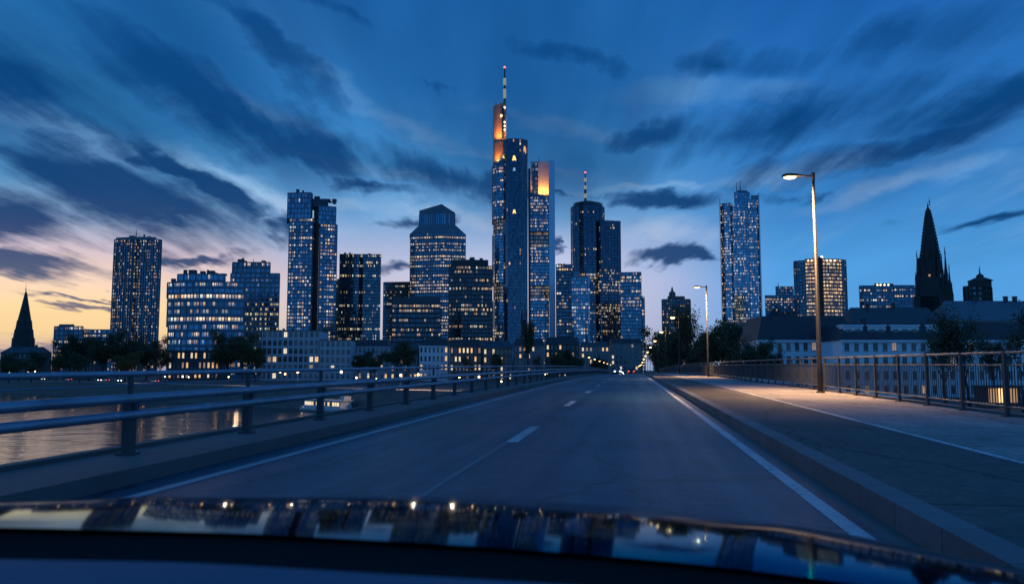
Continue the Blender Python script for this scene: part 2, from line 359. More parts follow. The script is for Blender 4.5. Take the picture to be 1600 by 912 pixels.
b = MB(); sheet(b, -5.35, 1.86, -14, 900, 0); struct("road", b, M_road)
b = MB(); sheet(b, 1.86, 2.03, -14, 900, 0); struct("gutter", b, M_gutter)
b = MB(); bar(b, 2.03, 2.28, -.3, .205, -14, 900); struct("kerb", b, M_kerb)
b = MB(); sheet(b, 2.28, 4.36, -14, 900, .2); struct("cycle_path", b, M_walk)
b = MB(); sheet(b, 4.36, 7.76, -14, 900, .2); struct("pavement", b, M_pave)
b = MB(); bar(b, -6.55, -5.35, -.3, .17, -14, 240); struct("bridge_kerb", b, M_conc)
b = MB(); bar(b, -6.72, -6.55, -1.5, .22, -14, 240); struct("bridge_edge", b, M_conc)
b = MB(); bar(b, 7.76, 8.0, -1.5, .25, -14, 240); struct("pavement_edge", b, M_conc)
b = MB(); bar(b, -6.5, 7.7, -1.6, -.32, -14, 240); struct("bridge_deck", b, M_conc)
b = MB()
for s in (-10, 40, 90, 140): b.box(-6, 7.5, s-1.2, s+1.2, -14, zr(s)-1.6)
struct("bridge_piers", b, M_conc)
b = MB(); sheet(b, 1.62, 1.77, -14, 900, .004); struct("right_edge_line", b, M_line)
b = MB(); sheet(b, -4.9, -4.76, -14, 900, .004); struct("left_edge_line", b, mat("dusty_road_paint", (.30, .33, .37), .5, var=.35, vscale=2))
b = MB()
for i in range(-2, 40):
    s = 13.7+11.8*i
    if i < 0: continue
    sheet(b, -2.06, -1.86, s, s+3.5, .004, 3.5)
struct("lane_dashes", b, M_line)
b = MB(); sheet(b, -2.08, -2.01, -14, 13.6, .004); struct("lane_seam_line", b, M_oldline)
b = MB(); sheet(b, 4.19, 4.31, -14, 900, .204); struct("cycle_path_line", b, M_line)
# embankment under the road once it has reached the far bank
b = MB(); bar(b, -9, 7.8, -6, -.34, 242, 900); struct("embankment", b, mat("embankment_grass", (.03, .04, .025), .9, var=.5))

# ------------------------------------------------------------------ river and land
GZ, WZ = -4.0, -10.5
m = bpy.data.materials.new("river_water"); m.use_nodes = True; t = NT(m.node_tree); bs = t.n['Principled BSDF']
bs.inputs['Base Color'].default_value = (.006, .016, .024, 1); bs.inputs['Roughness'].default_value = .06; bs.inputs['IOR'].default_value = 1.33
g = t.new('ShaderNodeTexCoord').outputs['Object']
w1 = t.noise(t.new('ShaderNodeMapping', {0: g, 'Scale': (.16, .42, 1), 'Rotation': (0, 0, R(-30))}).outputs[0], 1.0, 5, .6)
w2 = t.noise(g, .11, 3, .5)
bp = t.new('ShaderNodeBump', {'Height': t.math('ADD', w1, t.math('MULTIPLY', w2, 1.3)), 'Strength': .6, 'Distance': .3})
t.l.new(bp.outputs[0], bs.inputs['Normal'])
b = MB(); b.face([(-6000, -3000, WZ), (3000, -3000, WZ), (3000, 5000, WZ), (-6000, 5000, WZ)]); struct("river", b, m)
M_ground = mat("city_ground", (.045, .047, .045), .85, var=.5, vscale=.05)
bank = [(-3000, 2233), (-300, 381), (-103, 246), (-8, 180), (12, 168), (14, 72), (6000, 72), (9000, 14000), (-14000, 14000)]
b = MB(); b.face([(x, y, GZ) for x, y in bank]); struct("ground", b, M_ground)
M_quay = mat("quay_stone", (.16, .15, .14), .8, var=.5, vscale=.5)
b = MB()
for (x0, y0), (x1, y1) in zip(bank[:6], bank[1:7]):
    b.face([(x0, y0, WZ-3), (x1, y1, WZ-3), (x1, y1, GZ+.05), (x0, y0, GZ+.05)])
struct("quay_wall", b, M_quay)
bdir = Vector((197, -135)).normalized(); bnor = Vector((-bdir.y, bdir.x))    # along and into the far bank
def bankpt(px, into=0.0):
    """The point of the far bank's edge seen in image column px, moved inland."""
    v = ray(px, 578); X0, Y0 = -103.0, 246.0
    tt = (X0*bdir.y - Y0*bdir.x)/(v.x*bdir.y - v.y*bdir.x)
    return Vector((v.x*tt + bnor.x*into, v.y*tt + bnor.y*into, GZ))
b = MB(); a0, a1 = Vector((-300, 381)), Vector((-8, 180))
for o0, o1 in ((1.0, 9.0),):
    p = [a0+bnor*o0, a1+bnor*o0, a1+bnor*o1, a0+bnor*o1]; b.face([(q.x, q.y, GZ+.004) for q in p])
struct("promenade", b, mat("promenade_paving", (.22, .20, .18), .7))

# ------------------------------------------------------------------ railings
M_rail = mat("railing_steel", (.20, .27, .35), .45, metal=.6, var=.6, vscale=1.6, bump=.3, bscale=4)
M_post = mat("railing_post_steel", (.045, .05, .06), .6, var=.3)
L = tag(empty("bridge_railing", (-6.2, 0, .17)), "thick grey tube railing along the left edge of the bridge, above the river", "railing", None)
S0, S1 = -12, 236
def rel(o, root): o.parent = root; o.location = -root.location; return o
b = MB(); line_tube(b, -6.2, 1.17, .036, S0, S1); rel(b.build("top_rail", M_rail, None, True), L)
b = MB(); line_tube(b, -6.12, .865, .062, S0, S1); rel(b.build("guard_rail", M_rail, None, True), L)
b = MB(); line_tube(b, -6.12, .665, .058, S0, S1)
for q in range(36): y_ = -8+6.48*q; b.tube([(-6.12, y_-.16, zr(y_-.16)+.665), (-6.12, y_+.16, zr(y_+.16)+.665)], .064, 10)
rel(b.build("guard_rail", M_rail, None, True), L)
b = MB(); line_tube(b, -6.2, 1.03, .009, S0, S1, 5, 5); rel(b.build("cable", M_rail), L)
b = MB(); b.box(-.06, .06, -.06, .06, -.01, .62); b.box(-.1, .1, -.11, .11, -.005, .03); b.box(-.022, .022, -.03, .03, .62, 1.0); b.box(-.05, .1, -.035, .035, .44, .74)
pm = b.mesh("post", M_post)
for i in range(-6, 71):
    s = 9.7+3.24*i; o = link(bpy.data.objects.new("post", pm), L); o.location = (0, s, zr(s))

Rr = tag(empty("pavement_railing", (7.6, 0, .2)), "slim steel railing with upright bars along the right pavement", "railing")
M_rr = mat("handrail_steel", (.16, .17, .18), .38, metal=.6, var=.25, vscale=2)
M_bal = mat("baluster_steel", (.028, .036, .046), .6, var=.3)
b = MB(); line_tube(b, 7.6, 1.50, .03, S0, S1); rel(b.build("handrail", M_rr, None, True), Rr)
b = MB(); line_tube(b, 7.6, 1.245, .017, S0, S1); rel(b.build("middle_rail", M_rr, None, True), Rr)
b = MB(); line_tube(b, 7.6, .40, .024, S0, S1); rel(b.build("bottom_rail", M_rr, None, True), Rr)
b = MB(); b.box(-.035, .035, -.05, .05, -.02, 1.34); b.box(-.09, .09, -.09, .09, -.015, .02); pm = b.mesh("post", M_post)
b = MB()
for k in range(1, 17): b.box(-.009, .009, k*.135-.009, k*.135+.009, .22, 1.095)
panel = b.mesh("baluster_panel", M_bal)
for i in range(-5, 102):
    s = 2.3*i
    o = link(bpy.data.objects.new("post", pm), Rr); o.location = (0, s, zr(s))
    if i < 90:
        o = link(bpy.data.objects.new("baluster_panel", panel), Rr); o.location = (0, s, zr(s)); o.rotation_euler = (math.atan((zr(s+2.3)-zr(s))/2.3), 0, 0)

# ------------------------------------------------------------------ street lamps
M_pole = mat("lamp_pole_paint", (.022, .020, .019), .5, metal=.3, var=.25, vscale=3)
M_head = mat("lamp_head_paint", (.06, .055, .05), .45, metal=.3)
M_lens = emis("lamp_lens", (1.0, .62, .18), 8, False)
LAMPC = (1.0, .58, .28)
lp = {}
H = 8.3
b = MB(); b.tube([(0, 0, -.05), (0, 0, .9), (0, 0, .95), (0, 0, H)], [.105, .105, .088, .05], 14); b.tube([(0, 0, .0), (0, 0, .05)], [.17, .16], 14); lp['pole'] = b.mesh("pole", M_pole)
for p in lp['pole'].polygons: p.use_smooth = len(p.vertices) == 4
b = MB(); b.tube([(0, 0, H-.25), (0, 0, H+.06)], .07, 12); b.tube([(0, 0, H-.08), (-.42, 0, H-.05)], [.04, .034], 10); lp['arm'] = b.mesh("arm", M_head)
b = MB(); vs = []; KK = 12                                     # a flat teardrop lantern
prof = [(-.34, .05, .04), (-.42, .075, .055), (-.58, .13, .085), (-.78, .17, .115), (-.98, .165, .115), (-1.10, .12, .08), (-1.16, .05, .03)]
for x, wy, hz in prof:
    for j in range(KK):
        a = 2*pi*j/KK; zz_ = sin(a)*hz*(1.0 if sin(a) > 0 else .45); vs.append((x, cos(a)*wy, H-.05+zz_))
fs = [(i*KK+j, i*KK+(j+1) % KK, (i+1)*KK+(j+1) % KK, (i+1)*KK+j) for i in range(len(prof)-1) for j in range(KK)]
fs += [tuple(range(KK))[::-1], tuple(range((len(prof)-1)*KK, len(prof)*KK))]
b.add(vs, fs); b.sm = True; lp['lamp_head'] = b.mesh("lamp_head", M_head)
b = MB(); b.lathe([(.03, -.11), (.10, -.095), (.145, -.06), (.15, -.03), (.14, -.02)], 16, (0, 0), Matrix.Translation((-.86, 0, H-.05)) @ Matrix.Diagonal((1.55, 1, 1, 1))); b.sm = True; lp['lens'] = b.mesh("lens", M_lens)
lp['far'] = lp['lens'].copy(); lp['far'].transform(Matrix.Translation((-.86, 0, H-.05)) @ Matrix.Diagonal((1.35, 1.5, 2.4, 1)) @ Matrix.Translation((.86, 0, -H+.05))); lp['far'].materials.clear(); lp['far'].materials.append(emis("lamp_lens_amber", (1.0, .52, .14), 11, False))
def street_lamp(x, y, z, label, group=None, mirror=False, power=0, scale=1.0, far=False):
    r = tag(empty("street_lamp", (x, y, z), pi if mirror else 0), label, "street lamp", group); r.scale = (scale,)*3
    link(bpy.data.objects.new("pole", lp['pole']), r); link(bpy.data.objects.new("arm", lp['arm']), r)
    h = link(bpy.data.objects.new("lamp_head", lp['lamp_head']), r); link(bpy.data.objects.new("lens", lp['far' if far else 'lens']), h)
    if power:
        li = bpy.data.lights.new("lamp_light", 'SPOT'); li.energy = power; li.color = LAMPC; li.spot_size = R(138); li.spot_blend = 1.0; li.shadow_soft_size = .15
        lo = link(bpy.data.objects.new("lamp_light", li), r); lo.location = (-.86, 0, H-.22); lo.rotation_euler = (0, R(-10), 0)
        # light spilling sideways on to the pole top
        li2 = bpy.data.lights.new("lamp_spill", 'POINT'); li2.energy = power*.004; li2.color = LAMPC; li2.shadow_soft_size = .1
        lo2 = link(bpy.data.objects.new("lamp_spill", li2), r); lo2.location = (-.55, 0, H-.45)
    return r
names = ["tall lit street lamp nearest the camera, standing on the pavement by the railing", "lit street lamp second along the right railing, in front of dark trees",
         "third lit street lamp along the right railing, beside the trees", "fourth lit street lamp along the right railing"]
for i in range(15):
    s = 32.6+45.6*i
    street_lamp(7.0 if i < 5 else 6.9, s, zr(s)+.2, names[i] if i < 4 else "small lit street lamp in the row converging where the road ends",
                "street lamps along the right pavement", power=9000 if i < 5 else 0, far=i > 1)
for i in range(20):
    s = 318*1.155**i
    if i > 11: break
    street_lamp(-16.5, s, GZ+2.0-i*.15, "tiny lit street lamp in the curved string left of the road's end", "street lamps in the string left of the road", mirror=True, far=True)

# ------------------------------------------------------------------ towers
def ccw(poly):
    a = sum(poly[i][0]*poly[(i+1) % len(poly)][1]-poly[(i+1) % len(poly)][0]*poly[i][1] for i in range(len(poly)))
    return poly if a > 0 else poly[::-1]
def inset(poly, d):
    k = len(poly); out = []
    for i in range(k):
        p0, p1, p2 = (Vector(poly[(i+j-1) % k]) for j in range(3))
        e1 = (p1-p0).normalized(); e2 = (p2-p1).normalized()
        n1 = Vector((-e1.y, e1.x)); n2 = Vector((-e2.y, e2.x)); q = n1+n2
        dd = max(.35, 1+n1.dot(n2)); out.append(tuple(p1+q*(d/dd)))
    return out
def bow(x0, x1, bulge, back, k=9, lean=0):
    pts = [(x0+(x1-x0)*i/k, -bulge*(1-(2*i/k-1)**2)+lean*i/k) for i in range(k+1)]
    return pts+[(x1, back), (x0, back)]
STY = [0]
def style(frame, glass, sp=.35, pier=3.0, pw=.6, pd=.35, pane=1.6, ins=.3, fh=3.6, roof=None):
    STY[0] += 1; pane *= (1.0, .8, 1.6, 1.15, .9, 1.9, 1.3)[STY[0] % 7]
    return dict(frame=frame, glass=glass, sp=sp, pier=pier, pw=pw, pd=pd, pane=pane*.8, ins=ins, fh=fh, roof=roof or frame)
class Tower:
    def __init__(s, name, label, cat, D, cx, ref=500, group=None):
        s.D = D; s.cx = cx
        q = P(cx, ref, D); s.root = empty(name, (q.x, q.y, GZ), YAW); tag(s.root, label, cat, group)
        s.ox = (Vector((q.x, q.y, 0))).dot(RIGHT); s.top = {}
    def lx(s, px, z, d=0): return (px-800)/FPX*(s.D*(1+d/FPX)*cos(PIT)+(z-EYE)*sin(PIT)) - s.ox
    def poly(s, pp, zref): return ccw([(s.lx(x, zref, d), d*s.D/FPX) for x, d in pp])
    def z(s, py): return zat(py, s.D)-GZ
    def zz(s, z): return s.z(z) if z is not None else 0.0
    def vol(s, pp, y1, y0, stl, name="facade", tops=True, ref=None):
        z1, z0 = s.z(y1), s.zz(y0); po = s.poly(pp, (s.z(ref)+GZ) if ref else (z0+z1)/2+GZ)
        D = s.D
        n_ = max(1, round((z1-z0)/stl['fh'])); h = (z1-z0)/n_; fm = MB(); inn = inset(po, stl['ins'])
        # pane index runs round the whole storey
        seg = [(Vector(inn[(i+1) % len(inn)])-Vector(inn[i])).length for i in range(len(inn))]
        for i in range(n_):
            a = z0+i*h; c = a+stl['sp']*h; e = a+h
            fm.prism(po, a, c)
            bm = MB(); u = 0.0
            for j in range(len(inn)):
                p, q = inn[j], inn[(j+1) % len(inn)]; du = max(1, round(seg[j]/stl['pane'])) if seg[j] > stl['pane']*.6 else seg[j]/stl['pane']
                bm.face([(*p, c), (*q, c), (*q, e), (*p, e)], [(u, 0), (u+du, 0), (u+du, 1), (u, 1)]); u += du
            bm.build("window_band", stl['glass'], s.root)
        if stl['pier']:
            for j in range(len(po)):
                p, q = Vector(po[j]), Vector(po[(j+1) % len(po)]); d = q-p; Ln = d.length
                if Ln < stl['pw']*1.5: continue
                d.normalize(); nn = Vector((d.y, -d.x)); k = max(1, round(Ln/stl['pier']))
                for i in range(k+1):
                    c = p+d*(Ln*i/k); w = stl['pw']*.5; o = .12
                    fm.prism([tuple(c-d*w+nn*o), tuple(c+d*w+nn*o), tuple(c+d*w-nn*stl['pd']), tuple(c-d*w-nn*stl['pd'])][::-1], z0, z1)
        fm.build(name, stl['frame'], s.root)
        if tops:
            b = MB(); b.prism(inset(po, -.25), z1, z1+.9); b.prism(inset(po, .5), z1+.9, z1+1.0); b.build("roof", stl['roof'], s.root)
        return po, z0, z1
    def solid(s, pp, y1, y0, m, name="wall", ref=None, y1s=None, bev=0):
        z1, z0 = s.z(y1), s.zz(y0); po = [(s.lx(x, (s.z(ref) if ref else (z0+z1)/2)+GZ, d), d*s.D/FPX) for x, d in pp]
        zs = [s.z(y) for y in y1s] if y1s else z1
        a = sum(po[i][0]*po[(i+1) % len(po)][1]-po[(i+1) % len(po)][0]*po[i][1] for i in range(len(po)))
        if a < 0:
            po = po[::-1]
            if y1s: zs = zs[::-1]
        b = MB(); b.prism(po, z0, zs); return b.build(name, m, s.root)
    def mast(s, px, y1, y0, r0, r1, m, name="antenna", d=8):
        z1, z0 = s.z(y1), s.z(y0); x = s.lx(px, (z0+z1)/2+GZ, d); y = d*s.D/FPX
        b = MB(); b.tube([(x, y, z0-2), (x, y, z0+(z1-z0)*.45), (x, y, z0+(z1-z0)*.46), (x, y, z1)], [r0, r0, r0*.7, r1], 8); return b.build(name, m, s.root)
    def blob(s, px, py, d, r, m, name="beacon"):
        z = s.z(py); b = MB(); x = s.lx(px, z+GZ, d)
        b.lathe([(r*.3, z-r), (r, z-r*.4), (r, z+r*.4), (r*.3, z+r)], 8, (x, d*s.D/FPX)); return b.build(name, m, s.root)
    def flood(s, px, py, d, tx, ty, td, power, size=70, col=(1, .33, .04)):
        z = s.z(py); loc = Vector((s.lx(px, z+GZ, d), d*s.D/FPX, z)); z2 = s.z(ty); tg = Vector((s.lx(tx, z2+GZ, td), td*s.D/FPX, z2))
        li = bpy.data.lights.new("floodlight", 'SPOT'); li.energy = power; li.color = col; li.spot_size = R(size); li.spot_blend = 1; li.shadow_soft_size = 1.0
        o = link(bpy.data.objects.new("floodlight", li), s.root); o.location = loc; o.rotation_euler = (tg-loc).to_track_quat('-Z', 'Y').to_euler()
    def clutter(s, x0, x1, y, d0, d1, n_, m, seed=1):
        rg = random.Random(seed); z = s.z(y)
        for i in range(n_):
            x = s.lx(rg.uniform(x0, x1), z+GZ); yy = rg.uniform(d0, d1)*s.D/FPX; w = rg.uniform(.6, 2.2); h = rg.uniform(1.0, 3.6)
            b = MB(); b.box(x-w, x+w, yy-w, yy+w, z+.8, z+.8+h); b.build("roof_unit", m, s.root)

F_blue = mat("facade_blue_steel", (.07, .14, .21), .4, metal=.3, var=.2, vscale=.05)
F_dark = mat("facade_dark_glass_frame", (.018, .042, .068), .3, metal=.3, var=.25, vscale=.05)
F_black = mat("facade_black", (.007, .018, .030), .4, var=.3, vscale=.05)
F_pale = mat("facade_pale_stone", (.30, .31, .32), .6, var=.15, vscale=.08)
F_grey = mat("facade_grey_concrete", (.12, .17, .22), .65, var=.25, vscale=.08)
F_silver = mat("facade_silver_panel", (.30, .44, .58), .3, metal=.65, var=.12, vscale=.05)
F_green = mat("facade_green_glass_frame", (.12, .21, .28), .3, metal=.4, var=.2, vscale=.05)
F_white = mat("crown_white_panel", (.62, .60, .57), .6, var=.1, vscale=.1)
F_bronze = mat("crown_bronze_panel", (.34, .22, .15), .55, var=.2, vscale=.15)
F_brown = mat("facade_brown_stone", (.20, .17, .15), .7, var=.25, vscale=.1)
M_mast = mat("mast_paint", (.08, .09, .11), .5, metal=.3)
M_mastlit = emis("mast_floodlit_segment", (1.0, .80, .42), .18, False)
M_red = emis("red_beacon", (1.0, .12, .10), 3.0, False)
M_spot = emis("warm_bulb", (1.0, .62, .26), 9.0, False)
M_spotw = emis("white_bulb", (1.0, .86, .62), 9.0, False)
M_logo = emis("lit_emblem", (1.0, .55, .12), 1.6, False)
M_stone = mat("church_stone", (.048, .046, .046), .85, var=.4, vscale=.2, bump=.4, bscale=1.0)

# residential tower on the far left
T = Tower("apartment_tower", "slender apartment tower with stepped roof cap, beside the church spire at left", "tower", 750, 212, 450)
g = winmat("glass_apartment", k=.75, vcol=.75, lit=.27, run=.15, floors=.05, warm=.45, cool=.12, S=.8, glass=(.02, .045, .07))
ST = style(F_grey, g, .34, 2.4, .5, .5, 1.5, .6, 3.0)
T.vol([(174, 10), (206, 0), (206, 8), (233, 8), (233, 0), (249, 12), (249, 46), (174, 46)], 374, None, ST)
T.solid([(181, 14), (208, 6), (233, 6), (243, 16), (243, 40), (181, 40)], 369, 374, F_grey, "roof_cap")
T.mast(213, 356, 369, .45, .12, M_mast); T.clutter(185, 240, 371, 12, 34, 5, F_dark, 3)
# ribbon window office
T = Tower("office_building", "curved office block with bright lit ribbon windows over several storeys, at left", "building", 560, 321, 500)
g = winmat("glass_ribbon", lit=.80, run=.35, floors=.5, warm=.12, cool=.03, S=1.15, glass=(.015, .035, .055), mull=.18)
gd = winmat("glass_ribbon_dim", lit=.30, run=.5, floors=.3, warm=.3, cool=.1, S=.7, glass=(.02, .05, .08))
SR = style(F_blue, g, .46, 9, .5, .3, 1.7, .3, 5.0); SD = style(F_blue, gd, .42, 9, .5, .3, 1.7, .3, 5.0)
bw = bow(261, 381, 13, 60, 12)
T.vol(bw, 508, None, SD); T.vol(bw, 461, 508, SR, tops=False); T.vol(bw, 443, 461, SD)
T.vol(bow(277, 352, 8, 48, 8), 430, 443, SD, "penthouse"); T.clutter(285, 345, 430, 4, 30, 8, F_dark, 5); T.clutter(262, 378, 443, 8, 40, 6, F_dark, 8)
# setback block behind
T = Tower("office_building", "pale setback office block behind the ribbon-windowed block at left", "building", 660, 396, 480)
g = winmat("glass_setback", lit=.30, run=.4, floors=.35, warm=.3, cool=.1, S=.75, glass=(.02, .045, .07))
SS = style(F_grey, g, .45, 4, .7, .3, 1.8, .3, 3.8)
T.vol([(358, 0), (435, 4), (435, 50), (358, 50)], 428, None, SS); T.vol([(363, 6), (422, 8), (422, 42), (363, 42)], 410, 428, SS); T.mast(396, 402, 410, .3, .1, M_mast); T.clutter(366, 420, 410, 10, 36, 4, F_dark, 4)
# tall twin slab tower
T = Tower("office_tower", "tall twin-slab tower with a dark recess down its middle, left of centre", "tower", 800, 487, 410)
g = winmat("glass_twin", vcol=.5, lit=.42, run=.35, floors=.3, warm=.25, cool=.12, S=.85, glass=(.025, .055, .085))
SL = style(F_blue, g, .34, 3.2, .4, .3, 1.5, .3, 3.5)
gq = winmat("glass_twin_top", lit=.02, run=.3, floors=.1, S=.5, glass=(.04, .075, .11)); SQ = style(F_blue, gq, .2, 3.2, .4, .3, 1.5, .3, 5.0)
pl = [(449, 2), (486, 0), (488, 10), (488, 44), (449, 44)]; pr_ = [(497, 10), (498, 2), (525, 12), (525, 46), (497, 46)]
T.vol(pl, 342, None, SL); T.vol(pl, 302, 342, SQ); T.vol(pr_, 350, None, SL); T.vol(pr_, 322, 350, SQ)
T.solid([(488, 13), (497, 13), (497, 40), (488, 40)], 304, None, F_black, "recess_wall")
T.solid([(487, 6), (513, 8), (513, 36), (487, 36)], 309, 322, F_dark, "lift_house"); T.solid([(462, 8), (486, 6), (486, 34), (462, 34)], 299, 302, F_blue, "roof_cap")
T.clutter(455, 485, 300, 10, 34, 5, F_dark, 9); T.clutter(500, 520, 314, 12, 34, 4, F_dark, 10)
# dark two-facet tower
T = Tower("office_tower", "dark two-facet glass tower right of the twin-slab tower", "tower", 860, 561, 470)
g = winmat("glass_dark_two", k=.75, lit=.24, run=.4, floors=.3, warm=.2, cool=.25, S=.75, glass=(.012, .035, .05))
SK = style(F_dark, g, .26, 3.0, .25, .2, 1.5, .2, 3.5)
T.vol([(529, 0), (560, 1), (563, 5), (566, 1), (594, 4), (594, 46), (529, 46)], 398, None, SK); T.vol([(524, 12), (534, 10), (534, 40), (524, 40)], 434, None, style(F_blue, g, .3, 3, .3, .2, 1.5, .2, 3.5), tops=False)
T.clutter(535, 590, 398, 8, 36, 5, F_dark, 12)
# slim dark slab
T = Tower("office_tower", "slim dark slab between the two-facet tower and the sloped-shoulder tower", "tower", 1000, 619, 490)
g = winmat("glass_slab", k=.7, lit=.26, run=.35, floors=.2, warm=.2, cool=.2, S=.7)
T.vol([(598, 6), (645, 0), (645, 36), (598, 36)], 441, None, style(F_dark, g, .35, 3, .3, .2, 1.6, .2, 3.6))
# low dark block
T = Tower("office_building", "low dark office block at the foot of the sloped-shoulder tower", "building", 640, 650, 500)
g = winmat("glass_low_dark", k=.5, lit=.30, run=.6, floors=.6, warm=.5, cool=.05, S=.75)
SB = style(F_black, g, .45, 5, .4, .2, 1.5, .2, 3.7)
T.vol([(612, 2), (620, 0), (688, 2), (688, 44), (612, 44)], 476, None, SB); T.solid([(614, 3), (688, 4), (688, 40), (614, 40)], 464, 478, F_dark, "roof_storey")
# sloped shoulder tower
T = Tower("office_tower", "tower with sloped shoulders and a ribbed pointed crown, left of the tallest tower", "tower", 900, 684, 430)
g = winmat("glass_shoulder", lit=.56, run=.45, floors=.55, warm=.12, cool=.08, S=1.0, glass=(.02, .045, .07), mull=.2)
SH = style(F_grey, g, .42, 2.6, .55, .35, 1.75, .35, 3.55)
T.vol([(640, 12), (690, 0), (727, 10), (727, 58), (640, 58)], 364, None, SH, tops=False)
b = MB()                                                   # shoulders: a frustum up to the crown
z0, z1, z2 = T.z(364), T.z(349), T.z(331)
lo = T.poly([(640, 12), (690, 0), (727, 10), (727, 58), (640, 58)], z0+GZ); hi = T.poly([(655, 16), (690, 4), (711, 12), (711, 48), (655, 48)], z1+GZ)
vs = [(x, y, z0) for x, y in lo]+[(x, y, z1) for x, y in hi]
b.add(vs, [(i, (i+1) % 5, 5+(i+1) % 5, 5+i) for i in range(5)]+[(5, 6, 7, 8, 9)]); b.build("shoulder_roof", F_grey, T.root)
gc = winmat("glass_crown", lit=.015, run=.2, floors=.1, S=.5, glass=(.03, .06, .09))
T.vol([(655, 16), (690, 4), (711, 12), (711, 48), (655, 48)], 332, 354, style(F_grey, gc, .12, 2.6, .6, .4, 1.6, .4, 16), "crown", tops=False)
b = MB(); hi = [(x, y) for x, y in T.poly([(655, 16), (690, 4), (711, 12), (711, 48), (655, 48)], T.z(332)+GZ)]
za = T.z(332); ap = T.lx(690, T.z(318)+GZ)
vs = [(x, y, za) for x, y in hi]+[(ap, 12*.69, T.z(318)), (T.lx(684, T.z(320)+GZ), 34*.69, T.z(321))]
fi = sorted(range(5), key=lambda i: hi[i][0])
b.prism(hi, za, [T.z(318) if abs(x-T.lx(690, za+GZ)) < 2 else (T.z(326) if x < 0 else T.z(330)) for x, y in hi]); b.build("crown_roof", F_grey, T.root)
# dark block left of the tallest
T = Tower("office_building", "black glass block standing against the left foot of the tallest tower", "building", 720, 735, 470)
g = winmat("glass_black_block", k=.42, lit=.27, run=.55, floors=.35, warm=.45, cool=.1, S=.75, glass=(.008, .018, .03))
T.vol([(701, 6), (720, 0), (769, 8), (769, 46), (701, 46)], 416, None, style(F_black, g, .36, 3.2, .35, .2, 1.5, .2, 3.6))
T.solid([(705, 8), (722, 3), (763, 8), (763, 40), (705, 40)], 405, 416, F_black, "roof_storey"); T.clutter(728, 760, 406, 10, 30, 4, F_dark, 13)

# the tallest tower
T = Tower("skyscraper", "tallest skyscraper, with orange floodlit crowns, a triangular shaft and a mast", "skyscraper", 950, 818, 330)
g = winmat("glass_main", vcol=.25, lit=.36, run=.5, floors=.35, warm=.35, cool=.06, S=.85, glass=(.03, .075, .105))
gp = winmat("glass_pylon", lit=.008, run=.1, floors=.02, warm=.8, S=.9, glass=(.02, .05, .085), mull=.05, k=.5)
gl = winmat("glass_left_shaft", lit=.30, run=.55, floors=.35, warm=.45, cool=.04, S=.8, glass=(.035, .09, .13))
gw = winmat("glass_sky_garden", lit=.62, run=.4, floors=.2, warm=.9, S=.42, glass=(.05, .04, .04))
SM = style(F_blue, g, .34, 4.5, .3, .2, 1.6, .25, 3.7); SP = style(F_dark, gp, .10, 0, .3, .2, 2.5, .08, 3.9); SLf = style(F_blue, gl, .28, 4.5, .3, .2, 1.6, .25, 3.7)
SG = style(F_brown, gw, .3, 5, .4, .2, 1.6, .3, 4.2)
lf = [(769, 26), (770, 16), (773, 9), (779, 4), (786, 2), (800, 2), (800, 56), (769, 56)]
lfi = [(771, 26), (772.5, 18), (776, 12), (781, 8), (787, 7), (800, 6), (800, 56), (771, 56)]
T.vol(lf, 468, None, SLf, tops=False); T.vol(lfi, 442, 468, SG, "sky_garden", tops=False); T.vol(lf, 364, 442, SLf, tops=False); T.vol(lfi, 342, 364, SG, "sky_garden", tops=False); T.vol(lf, 256, 342, SLf)
T.solid([(770, 24), (771, 18), (774, 13), (780, 9), (797, 8), (797, 44), (770, 44)], 219, 258, F_bronze, "crown_wall")
T.solid([(770.5, 22), (772, 17), (776, 13), (784, 11), (790.5, 12), (790.5, 36), (770.5, 36)], 158, 219, F_bronze, "crown_fin", y1s=[160, 160, 160, 157.5, 155, 155, 160])
T.solid([(784, 9.6), (787.5, 9.6), (787.5, 10.6), (784, 10.6)], 164, 214, F_dark, "service_ladder")
for yy in (178, 165, 188, 194, 200): T.blob(783.5 if yy == 178 else 788.5, yy, 10, 1.1 if yy == 178 else .8, M_spot, "crown_lamp")
py_ = [(786, 4), (793, -8), (814, -8), (824.5, 2), (824.5, 40), (786, 40)]
T.vol(py_, 220, None, SP, "pylon")
T.solid([(825.5, 6), (829, 5), (829, 46), (825.5, 46)], 262, None, F_dark, "corner_slot")
bd = [(827, 6), (858, 6), (858, 50), (827, 50)]; bdi = [(827, 15), (858, 15), (858, 50), (827, 50)]
T.vol(bd, 466, None, SM, tops=False); T.vol(bdi, 446, 466, SG, "sky_garden", tops=False); T.vol(bd, 386, 446, SM, tops=False); T.vol(bdi, 361, 386, SG, "sky_garden", tops=False); T.vol(bd, 306, 361, SM)
T.solid([(829, 14), (858, 14), (858, 46), (829, 46)], 249, 308, F_white, "crown_wall")
T.solid([(858, 2), (867.5, 6), (867.5, 46), (858, 46)], 249, None, F_silver, "corner_pylon")
gl2 = winmat("glass_crown_strip", lit=.5, run=.2, floors=.2, warm=1, S=.4)
T.vol([(832, 12.8), (841, 12.8), (841, 20), (832, 20)], 252, 304, style(F_dark, gl2, .3, 0, .3, .2, 2.0, .3, 5.5), "stair_strip", tops=False)
T.mast(788.5, 100, 219, 1.9, .9, M_mast, d=20)
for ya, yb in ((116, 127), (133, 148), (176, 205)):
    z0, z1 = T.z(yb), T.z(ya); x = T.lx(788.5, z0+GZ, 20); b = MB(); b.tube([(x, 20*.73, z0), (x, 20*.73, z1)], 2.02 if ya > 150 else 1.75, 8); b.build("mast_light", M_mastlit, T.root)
T.blob(788.5, 98.5, 20, 1.3, M_red); T.mast(842, 242, 250, .35, .2, M_mast, "davit"); T.mast(775, 154, 160, .4, .2, M_mast, "davit", 16)
